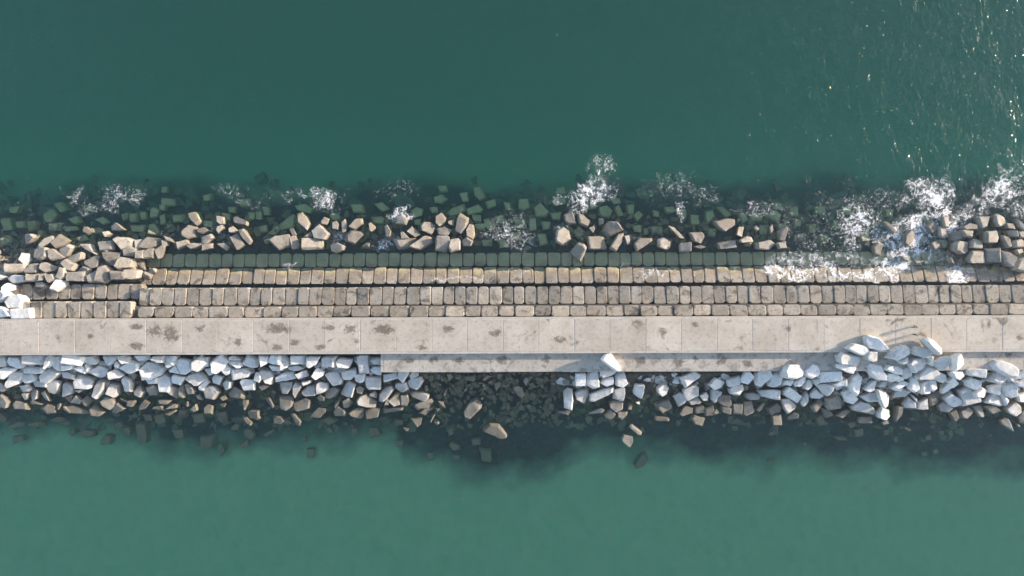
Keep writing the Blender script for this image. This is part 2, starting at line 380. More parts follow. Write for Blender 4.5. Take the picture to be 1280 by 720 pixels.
def course(label, x0, x1, wpx, yN, yS, zN, zS, th, cut=0.22, gap=0.03, extra=None):
    """one row of dressed blocks; yN and yS are photo rows of its seaward and landward edge, zN and zS its heights there"""
    zc = (zN+zS)/2
    ya, yb = yat(yS, zS), yat(yN, zN)
    c = empty('block_course', (0, (ya+yb)/2, 0)); tag(c, label, 'stone course', 'courses of dressed blocks stepping down to the sea')
    def run(x0, x1, wpx, ya, yb, zN, zS):
        zc = (zN+zS)/2; X = xat(x0, zc); end = xat(x1, zc); wm = wpx*(H-zc)/F
        sl = (zN - zS)/(yb - ya)
        while X < end - wm*0.5:
            ww = wm*R.uniform(0.90, 1.10)
            a, b_ = X + gap/2 + R.uniform(0, .02), X + ww - gap/2 - R.uniform(0, .02)
            y0, y1 = ya + R.uniform(0, .11), yb - R.uniform(0, .10)
            q = lambda: R.uniform(-.05, .05)
            poly = [(a+abs(q()), y0+q()), (b_-abs(q()), y0+q()), (b_-abs(q()), y1+q()), (a+abs(q()), y1+q())]
            if R.random() < cut:
                kx = R.uniform(0.25, 0.75); ky = R.uniform(0.3, 0.9)
                if R.random() < 0.5: poly = [(a, y0), (b_, y0), (b_, y1-ky), (b_-kx, y1), (a, y1)]
                else: poly = [(a, y0), (b_-kx, y0), (b_, y0+ky), (b_, y1), (a, y1)]
            rp = []
            for k_ in range(len(poly)):          # rounded corners in plan
                p0, p1, p2 = Vector(poly[k_-1]), Vector(poly[k_]), Vector(poly[(k_+1) % len(poly)])
                rr_ = R.uniform(.16, .42)
                d0, d2 = (p0-p1), (p2-p1)
                rp += [tuple(p1 + d0.normalized()*min(rr_, d0.length*.35)), tuple(p1 + d2.normalized()*min(rr_, d2.length*.35))]
            poly = rp
            z = zc + R.uniform(-.10, .10)
            bm, cc = prism(poly, z-th, z, R.uniform(.12, .2), 2, (R.uniform(-.05, .05), sl + R.uniform(-.04, .04)), 0.05)
            o = bm_obj(bm, 'stone_block', M['block'], c); o.location = (cc[0], cc[1]-c.location.y, cc[2])
            X += ww
    run(x0, x1, wpx, ya, yb, zN, zS)
    if extra:
        e0, e1, ew, eN, eS, ezN, ezS = extra
        run(e0, e1, ew, yat(eS, ezS), yat(eN, ezN), ezN, ezS)
    return c
course('topmost course of wide stained grey blocks beside the concrete walkway', 172, 1330, 22.35, 382.2, 395.8, 4.9, 5.1, 1.5,
       extra=(8, 171, 15.1, 374.6, 396.0, 4.9, 5.0))
course('second course down, tall grey-brown blocks above the dark straight gap', 173, 1330, 15.15, 358.0, 380.9, 3.5, 3.9, 1.8,
       extra=(10, 172, 15.1, 353.0, 372.8, 2.5, 2.8))
course('third course down, tan blocks wet and green along their seaward edge at the waterline', 176, 1330, 15.15, 333.6, 354.6, -0.18, 0.9, 1.6, cut=0.08, gap=0.04)
course('lowest course, green algae covered blocks just under the water', 170, 1330, 15.1, 315.6, 333.0, -0.62, -0.25, 1.4, cut=0.05, gap=0.06)

# ------------------------------------------------------------------ boulders, each one traced from the photograph and given depth
SOUTH = """@0,430
w 0,115 55,125 62,170 50,225 0,230
w 65,175 100,125 215,130 240,160 225,235 180,245 90,215
w 248,115 455,120 450,205 245,205
w 245,225 440,235 455,270 425,290 240,285
w 465,150 500,115 520,120 515,210 465,245
w 525,115 640,115 640,270 590,270 525,215
w 0,255 70,232 150,245 145,265 40,350 0,345
w 90,370 150,275 225,270 240,300 200,390 110,425 85,410
w 205,345 240,300 340,290 380,325 370,365 280,395
w 405,310 520,235 620,285 480,390 420,375
w 330,390 390,365 480,405 475,435 350,430
w 210,420 300,400 330,440 290,480 235,490
w 290,470 350,430 395,460 380,540 340,560
w 235,490 295,490 280,550 255,560
w 415,490 465,465 500,570 470,565
w 490,430 560,350 620,370 600,470 560,510 510,490
W 640,100 700,75 845,130 810,215 690,200 635,195
w 845,125 950,115 975,160 960,205 890,210 840,180
w 740,235 830,215 865,250 855,295 770,265
w 640,210 735,210 720,255 640,265
w 635,290 690,280 745,310 745,355 650,340
w 750,370 790,295 900,325 940,370 920,440 780,435
w 640,390 670,370 760,410 740,490 640,530
d 640,530 740,505 740,570 700,580
w 760,460 830,445 840,460 800,485
w 1020,115 1180,110 1170,150 1090,215 1060,190
w 895,265 1010,200 1085,240 1080,280 1030,330 970,320
w 850,195 880,200 905,240 880,280
w 1090,285 1160,250 1230,310 1190,340 1100,355
w 940,530 960,400 1000,345 1075,365 1060,440 1030,500 980,545
w 1060,490 1080,370 1110,380 1085,495
w 1085,490 1120,385 1200,400 1190,500 1165,530
w 1150,210 1175,170 1195,200 1190,235 1160,235
w 1190,120 1240,105 1290,130 1290,190 1230,200 1205,160
w 1220,350 1250,320 1310,345 1325,390 1315,480 1240,480
w 0,370 40,385 90,450 40,480 0,480
d 0,500 50,530 95,580 80,635 0,620
d 290,570 310,555 400,590 430,605 310,600
d 570,600 620,590 590,670
d 640,640 690,600 760,600 860,650 940,685 880,690 720,680
d 635,620 655,618 705,680 690,695 650,660
d 830,570 890,500 940,560 870,630
d 1020,570 1080,520 1150,560 1150,620 1100,660 1040,620
d 900,640 960,600 1050,680 1000,720 930,710
d 1100,680 1180,580 1270,640 1150,700
d 700,590 770,510 820,560 790,600
d 1210,540 1280,570 1290,600 1240,570
d 130,600 160,560 280,590 290,660 150,650
d 430,640 470,600 560,620 560,690 470,700
s 0,680 50,690 90,740 60,780 0,780
s 80,820 190,770 240,790 230,830 140,840
s 310,790 440,770 450,820 330,830
s 500,770 570,730 660,740 640,780 540,785
s 680,860 760,840 770,890 720,920 680,900
s 800,880 860,850 950,870 960,920 850,940
s 1010,960 1070,900 1130,920 1110,1000 1020,1010
s 900,860 940,850 960,890 920,905
s 1140,800 1200,780 1230,820 1160,850
s 1230,840 1290,820 1320,870 1260,910
s 150,920 240,910 250,960 160,990
@160,430
w 60,115 200,110 195,160 100,160
w 0,215 45,160 115,190 110,260 0,305 -100,240 -20,215
w 230,150 270,115 360,120 350,190 300,190
w 380,120 490,120 470,210 385,245
w 130,260 200,170 335,200 375,245 330,310 240,355 160,355
w 170,360 300,340 290,395 200,400
w 495,160 530,140 640,155 640,260 580,300 540,305 490,210
w 420,270 480,215 535,300 430,280
W 640,180 735,110 790,190 700,280 645,260
w 775,130 810,130 815,220 780,235
w 300,330 380,280 435,320 440,380 410,480 320,470
w 440,330 460,305 580,330 520,415 440,390
w 585,340 620,300 700,275 750,280 800,350 700,415 680,415
w 710,430 800,350 820,380 750,470 710,460
w 765,250 840,235 870,290 810,315
W 835,180 935,85 1000,160 960,230 880,290 840,270
w 930,250 985,200 1035,250 1020,300 980,310
w 1010,130 1060,115 1140,165 1010,160
w 1000,180 1060,165 1140,175 1130,235 1090,240
w 1145,190 1205,105 1290,140 1290,235 1240,235
w 1040,250 1170,240 1230,280 1200,330 1050,360
w 1130,380 1160,350 1260,360 1275,390 1265,465 1160,470
w 840,340 880,300 960,320 920,410 850,390
w 940,400 990,355 1045,380 1030,440 975,465
w 765,450 830,410 890,415 930,480 870,555 790,545
d 1005,500 1080,420 1140,450 1170,520 1160,550 1020,540
w 65,450 120,395 185,470 140,530 80,500
d 180,430 280,400 300,430 280,510 210,520
w 415,480 450,410 520,440 500,545 430,500
d 525,440 570,380 580,420 560,540 520,530
d 580,400 620,390 670,470 650,500 600,510
d 680,510 720,500 750,560 700,550
d 120,610 160,555 220,590 180,640 120,655
d 0,565 80,560 50,625 0,620
d 310,560 440,560 400,600 320,590
d 240,650 270,630 340,620 365,670
d 370,700 480,655 490,670 420,715
d 380,650 450,600 500,610 490,640
d 630,650 680,600 700,660 670,675
d 760,640 800,600 850,620 850,700 770,700
d 900,600 990,590 960,640
d 920,540 970,500 990,550 950,570
d 1150,560 1200,560 1200,600 1170,660
d 1190,670 1220,655 1320,660 1325,740 1280,750 1200,740
d 570,580 600,570 600,640
d 1145,740 1180,735 1240,790 1230,815 1180,790
s 1040,830 1080,790 1120,810 1110,850 1050,860
s 105,780 200,780 205,900 190,985 110,990
s 270,700 370,690 385,790 320,815 275,780
s 150,700 240,700 250,760 180,770
s 645,700 760,690 770,790 670,800
s 740,910 870,910 860,1030 740,1030
s 900,1030 950,980 980,1060 920,1130
s 1160,850 1230,840 1290,900 1240,960 1180,920
s 0,820 40,830 30,900 0,900
s 520,650 600,650 590,740 520,740
s 890,680 980,670 1010,780 920,770
s 1120,1000 1200,940 1220,1010 1150,1040
s 440,860 560,850 570,940 480,950
@320,430
w 25,115 125,120 115,190 40,240
w 120,170 160,110 255,115 255,215 130,190
w 255,110 280,105 335,155 320,230 260,255
w 140,210 255,225 270,265 175,270
w 355,115 490,115 490,200 360,205
w 500,135 545,120 635,125 600,200 530,240 500,220
w 325,235 430,215 495,240 400,270 340,260
w 650,140 680,120 810,120 790,230 660,220
w 810,170 840,135 965,150 930,245 830,225
w 1005,130 1040,115 1120,115 1125,290 1030,290
w 1145,165 1200,130 1300,140 1380,150 1370,175 1280,205 1180,200
w 1135,250 1180,220 1250,220 1250,305 1190,300
w 0,280 30,285 55,350 35,385 -20,370 -15,330
w 40,260 60,245 140,260 180,310 160,400 110,385 60,320
w 190,330 310,270 380,270 400,345 200,380
w 400,300 500,260 520,320 430,350
W 560,330 610,235 680,280 660,320 595,360
w 245,380 380,370 370,430 320,495 270,495 245,430
w 370,420 400,375 465,400 445,460 385,550 365,500
w 460,375 555,360 555,385 480,420
w 455,470 520,410 590,395 605,430 600,505 500,515 460,500
w 605,400 640,375 720,390 720,450 680,480 605,505
w 695,500 720,450 800,430 850,455 800,520 730,550 700,540
w 685,300 730,270 835,260 875,340 860,400 775,415
w 850,265 990,240 1010,300 960,345 880,350
w 990,310 1050,290 1095,300 1090,370 1040,390 1000,370
w 845,500 900,370 930,350 1000,395 965,530 900,520
w 1095,320 1250,320 1245,455 1130,455 1100,420
w 1010,560 1040,510 1100,490 1205,560 1190,630 1100,625 1020,595
w 1135,495 1190,465 1215,500 1205,540 1140,520
d 230,520 350,505 375,590 365,620 300,670 240,640
d 90,545 140,530 190,620 175,640
d 385,590 500,540 550,560 540,640 430,675 390,650
w 600,540 640,510 690,530 685,570 640,570
d 530,730 620,630 710,640 700,680 640,740
d 780,620 810,570 850,540 790,650
d 870,570 920,540 970,570 920,645 880,640
d 930,690 1000,635 1080,640 1080,720 1040,750 950,720
d 1090,660 1180,620 1240,640 1220,720 1110,740
d 1010,440 1050,420 1080,440 1060,500 1020,490
d 780,670 830,610 900,660 900,720 790,720
d 20,420 90,400 140,420 60,470
d 165,740 200,715 260,725 290,770 250,800 180,790
d 350,700 380,690 450,780 430,830 400,810
d -10,690 20,690 50,740 30,755 -10,755
s 640,760 720,720 830,760 730,810
s 270,740 340,770 370,800 290,810
s 80,890 170,850 190,880 100,925
s 700,830 760,840 780,880 720,890
s 460,930 500,920 510,970 460,980
s 960,840 1010,840 1020,890 960,890
s 1130,850 1220,840 1260,900 1150,940
s 510,1040 580,1040 570,1140 510,1130
@440,430
w 310,310 460,290 470,340 320,385
w 460,290 480,240 530,220 580,270 560,320 510,385 460,340
w 580,310 610,280 665,290 660,325 590,345
w 555,370 600,330 690,320 720,365 680,430 650,455 580,430
w 430,410 460,380 545,380 570,450 510,485 440,440
w 270,500 330,420 400,410 425,450 370,530 310,585 270,570
w 570,490 600,460 720,470 775,500 770,540 720,575 590,520
w 370,560 450,470 480,500 490,600 430,615
w 485,510 560,500 580,570 550,620 480,625
w 320,610 350,545 375,560 365,610
d 305,650 440,640 520,630 510,660 310,700
d 620,610 680,575 800,545 810,580 770,650 650,655
d 660,690 720,640 820,620 810,650 730,715
d 840,310 880,290 890,340 850,365
d 950,300 990,300 1005,340 970,365
d 1120,330 1230,325 1225,370 1130,365
d 725,420 750,415 765,465 735,470
d 920,510 945,445 960,450 930,515
d 860,570 910,580 930,640 900,620
d 835,640 880,650 850,685
d 590,745 700,740 690,800 650,830
d 500,830 580,840 545,880
d 1125,660 1180,570 1240,545 1300,600 1290,640 1180,745 1130,720
d 890,300 920,335 905,375 890,350
d 985,400 1020,405 1010,430
d 1120,460 1150,430 1150,460 1125,475
d 780,780 820,700 830,710 790,785
d 820,780 860,775 870,800 840,810
s 960,860 1000,830 1020,900 970,920
s 430,750 520,760 510,810 440,810
@560,430
d 440,240 495,240 500,290 445,290
d 345,350 390,310 440,320 400,350 370,370
d 400,380 440,360 455,390 420,405
d 495,300 520,290 525,340 500,345
d 560,240 610,250 630,270 570,275
d 460,390 520,380 530,420 480,465
d 650,430 680,410 740,430 765,510 740,550 700,520
d 750,370 780,330 805,350 780,420
s 570,320 620,330 610,390 570,380
s 630,340 670,350 660,400 630,390
s 220,400 260,385 280,410 240,435
s 795,520 840,480 890,510 860,560 810,560
@480,500
d 985,290 1060,230 1150,240 1230,330 1235,365 1180,380 1100,335
s 650,450 680,415 760,450 760,500 700,510
s 830,230 890,240 880,280 840,280
s 870,390 960,370 970,440 890,450
s 950,480 1070,490 1080,600 980,600
s 1200,200 1260,170 1270,210 1230,230
s 690,540 760,550 750,590 700,590
s 180,280 260,270 235,320
s 120,400 190,400 190,470 130,470
s 430,520 500,520 500,600 440,600
@680,430
w 315,290 410,285 410,415 310,415
w 410,340 440,280 530,250 550,430 490,445 420,410
W 565,150 600,105 665,95 700,140 760,240 755,280 710,270 575,170
w 555,260 590,215 640,225 725,290 660,330 590,340 560,310
w 560,390 590,340 690,330 690,400 620,425
w 710,320 740,280 800,275 830,385 770,430 715,410
d 1010,340 1040,305 1105,350 1085,390 1020,360
w 890,470 910,395 995,400 990,470 970,550 900,500
w 1120,430 1160,400 1210,395 1250,440 1220,500 1180,525 1130,480
w 195,470 240,430 285,450 290,560 275,655 200,640
w 300,480 360,440 445,435 455,500 400,595 320,550
w 450,500 600,440 690,425 690,480 500,580 455,565
w 690,450 795,440 800,510 780,575 690,545
w 650,580 690,550 790,580 785,640 720,675 660,630
w 600,700 660,650 720,700 700,740 650,760 610,740
w 735,680 830,675 830,710 780,760 740,730
w 445,690 560,640 605,660 570,690 450,705
d 170,370 190,345 260,345 260,410 190,405
d 1100,590 1240,545 1275,620 1180,690 1120,640
d 210,665 265,665 240,715 205,700
d 830,650 845,585 885,590 870,660
w 905,580 960,570 950,610
d 130,670 205,665 200,700 150,690
@800,430
w -110,820 -80,800 -25,860 20,880 15,910 -5,905 -60,850
d -190,940 -170,905 -80,920 -75,960 -110,1030 -180,970
s 0,1110 50,1080 90,1150 20,1220 -50,1230 -60,1190
s 50,870 20,820 -10,860 20,880
@820,430
d 145,330 170,305 220,310 215,420 165,430
w 230,330 380,270 450,310 440,340 290,435
w 265,450 390,395 420,430 415,510 300,560 270,510
w 170,520 240,475 260,500 300,560 290,590 225,630
w 320,560 410,515 440,570 430,590 340,600
w 430,510 500,475 525,510 520,560 470,560
w 515,405 580,330 690,380 640,440 580,460
d 590,300 630,285 685,300 680,325 610,325
w 540,450 610,460 630,500 580,590 545,550
w 610,465 665,480 620,540
w 705,350 830,315 845,345 840,405 730,430 705,400
w 725,450 760,425 875,405 885,460 830,510 740,495
w 855,340 890,275 930,270 975,330 920,405 860,385
w 985,300 1000,270 1110,270 1150,330 1050,430 1000,410
w 1120,420 1170,280 1240,270 1260,330 1245,400 1190,440
w 885,490 960,480 1030,500 1020,550 930,560 885,530
w 1010,460 1150,450 1235,460 1225,555 1040,525
w 605,560 660,505 740,510 755,620 720,640 650,610
w 870,570 950,560 985,670 960,690 900,720 875,700
d 760,600 860,595 870,710 770,700
d 650,620 750,640 740,700 660,680
w 1000,650 1070,580 1085,600 1030,680
w 570,690 600,650 630,690 600,705
d 1110,640 1200,580 1245,610 1240,690 1130,700
d 15,640 40,590 130,600 160,640 60,690
d -20,740 0,720 120,735 130,765 0,760
d 230,700 290,610 370,640 370,690 260,720
d 380,620 470,610 480,680 390,690
s 345,710 490,730 450,820 420,810
d 440,750 490,740 450,820 380,800 345,730 370,700
d 480,640 560,620 600,700 490,720
@960,415
W 160,340 200,320 290,330 345,400 330,450 260,475 150,460 135,390
w 150,480 250,475 255,490 235,540 150,525
w 265,500 330,440 385,430 370,500 320,545 270,545
w 350,560 390,480 430,480 430,540 380,580
w 355,380 430,315 490,330 525,380 510,435 440,470 380,440
w 510,395 700,390 705,485 510,515
w 445,480 500,455 505,515 475,530
w 640,530 780,470 785,540 690,550
w 490,530 550,520 640,525 640,580 580,635
w 680,230 720,195 930,235 940,270 905,340 700,305
w 755,160 840,110 980,140 1005,190 975,240 900,230
w 675,350 690,315 840,330 885,350 850,420 770,400
w 955,60 985,30 1080,50 1185,160 1120,180 985,150
w 975,240 1000,195 1085,190 1090,290 1040,295 980,275
d 1090,205 1170,205 1150,340 1085,300
w 950,330 980,300 1100,330 1155,430 1150,480 1060,470
d 890,395 1010,390 1015,505 930,520
w 800,520 830,430 890,390 940,450 900,570 910,600 890,640 830,600
w 730,600 780,570 830,590 895,680 850,720 780,700
w 900,640 1000,605 1100,600 1120,690 1000,700
W 1085,570 1160,590 1215,640 1195,740 1160,760 1110,660
w 950,570 1040,480 1075,490 1055,580 1010,600
w 1080,545 1130,490 1190,490 1150,550
w 1150,370 1180,325 1290,345 1350,375 1340,430 1270,420
w 1165,440 1180,405 1290,425 1370,460 1360,490 1240,500 1180,480
w 1225,560 1270,510 1340,540 1320,590 1250,580
w 1180,260 1210,180 1290,140 1370,150 1400,210 1290,280
d 1170,290 1290,290 1290,340 1240,330
w 0,575 110,590 105,675 0,665
w 140,590 185,540 330,640 290,715 150,630
w 330,640 375,590 400,620 385,690 340,740 320,700
w 425,620 465,560 545,630 510,660 430,660
w 125,670 200,665 280,740 240,790 190,815 150,760
d 420,740 520,660 555,700 450,800
d 565,660 680,610 730,660 730,760 600,775 575,740
w 815,740 900,680 990,700 1080,790 1065,830 950,800 840,780
W 1090,800 1130,750 1220,780 1225,840 1160,880 1090,850
d 0,760 90,700 120,780 30,830
d 190,860 250,800 300,820 290,860 210,880
d 660,830 760,770 830,780 740,860
d 890,880 900,840 1040,840 1040,910 900,910
d 40,830 60,820 135,820 135,925 40,920
d 1130,900 1200,880 1210,920 1150,930
d 530,760 580,760 640,830 570,860
s 460,850 530,810 570,900 500,950
s 640,1040 760,1040 800,1080 700,1080
s 850,980 950,970 940,1040 860,1050
s 770,910 860,890 890,940 820,970
s 1150,980 1210,970 1200,1020 1160,1030
s 330,1110 380,1100 370,1150
s 0,1010 60,980 70,1030 10,1040
@1120,415
w -40,260 60,130 130,170 110,240 20,290
w 20,290 110,245 120,290 60,325
w 150,195 190,145 330,160 370,200 300,265 190,230
w 105,310 150,255 270,250 300,290 270,350 165,410
W 270,75 320,50 380,80 450,170 455,220 420,230 340,160
w 325,230 350,240 360,300 375,345 330,320
w 375,300 450,245 540,245 550,310 470,385 420,360
W 570,240 630,210 670,270 680,330 620,390 570,390
w 35,380 80,350 140,380 150,440 100,475 60,460
w 190,430 280,335 370,355 415,400 420,460 200,465
w 420,395 490,420 495,480 450,505 400,480
w 0,430 40,430 50,480 20,500 -10,490
w 0,520 70,485 130,510 120,530 0,575 -40,550
w 150,440 190,430 215,500 225,570 170,600 130,560
w 220,510 300,475 330,540 330,620 240,620
w 330,480 400,480 410,570 360,590 335,570
w 0,590 40,550 130,590 80,640 30,640 -40,660
w 60,720 120,640 190,700 190,760 80,760
w 150,620 200,660 200,700 160,650
w 210,700 300,650 315,770 260,780 200,770
w 540,400 670,390 700,430 620,475 560,450
w 700,365 890,370 880,460 700,430
w 500,490 545,440 630,520 580,565
w 680,480 720,450 860,490 850,550 790,580 730,550
w 460,560 500,510 555,550 470,620
w 455,650 520,590 650,670 640,720 560,750 520,730
d 380,600 440,560 460,610 400,650
w 420,730 460,690 550,760 510,800 440,790
w 610,580 680,540 740,570 820,640 840,700 660,740 630,640
w 760,610 850,555 920,580 870,660 780,650
w 910,490 990,395 1140,480 1030,520
w 920,320 960,275 1040,275 1170,330 1215,380 1190,465 1100,450 960,370
w 1200,470 1230,390 1290,380 1290,440
w 920,540 1040,515 1010,630 920,600
w 870,700 930,620 1000,630 1055,700 1045,745 880,700
w 1015,600 1050,590 1110,700 1080,740
w 1070,520 1130,500 1190,520 1195,640 1130,655 1080,600
w 1200,500 1290,490 1290,560 1220,540
w 1200,620 1290,590 1290,700 1220,700
w 1080,760 1170,680 1240,730 1240,800 1180,840 1100,800
w 620,790 700,735 770,790 690,870 640,850
w 750,740 850,720 865,850 830,850
d 530,800 600,760 620,850 580,890
w 1030,880 1080,850 1130,870 1150,985 1060,930
w 1210,850 1290,720 1310,920 1230,910
w 1200,920 1240,930 1230,955
d -5,740 50,740 45,830 0,900
d 90,950 145,980 140,995 80,965
d 210,720 270,700 270,760
d 310,620 400,600 400,700 330,730
d 870,740 960,730 1060,790 960,820
s 500,990 560,970 560,1030 510,1040
s 280,1040 340,1020 350,1080 290,1080
s 400,990 470,980 460,1050
s 310,860 370,800 360,850
s 120,860 180,860 160,890
@960,470
s 0,830 60,820 60,860 0,860
s 1240,610 1290,600 1290,660 1250,660
@1120,540
s 240,200 300,190 310,230 250,240
s 350,180 400,160 420,210 370,220
"""
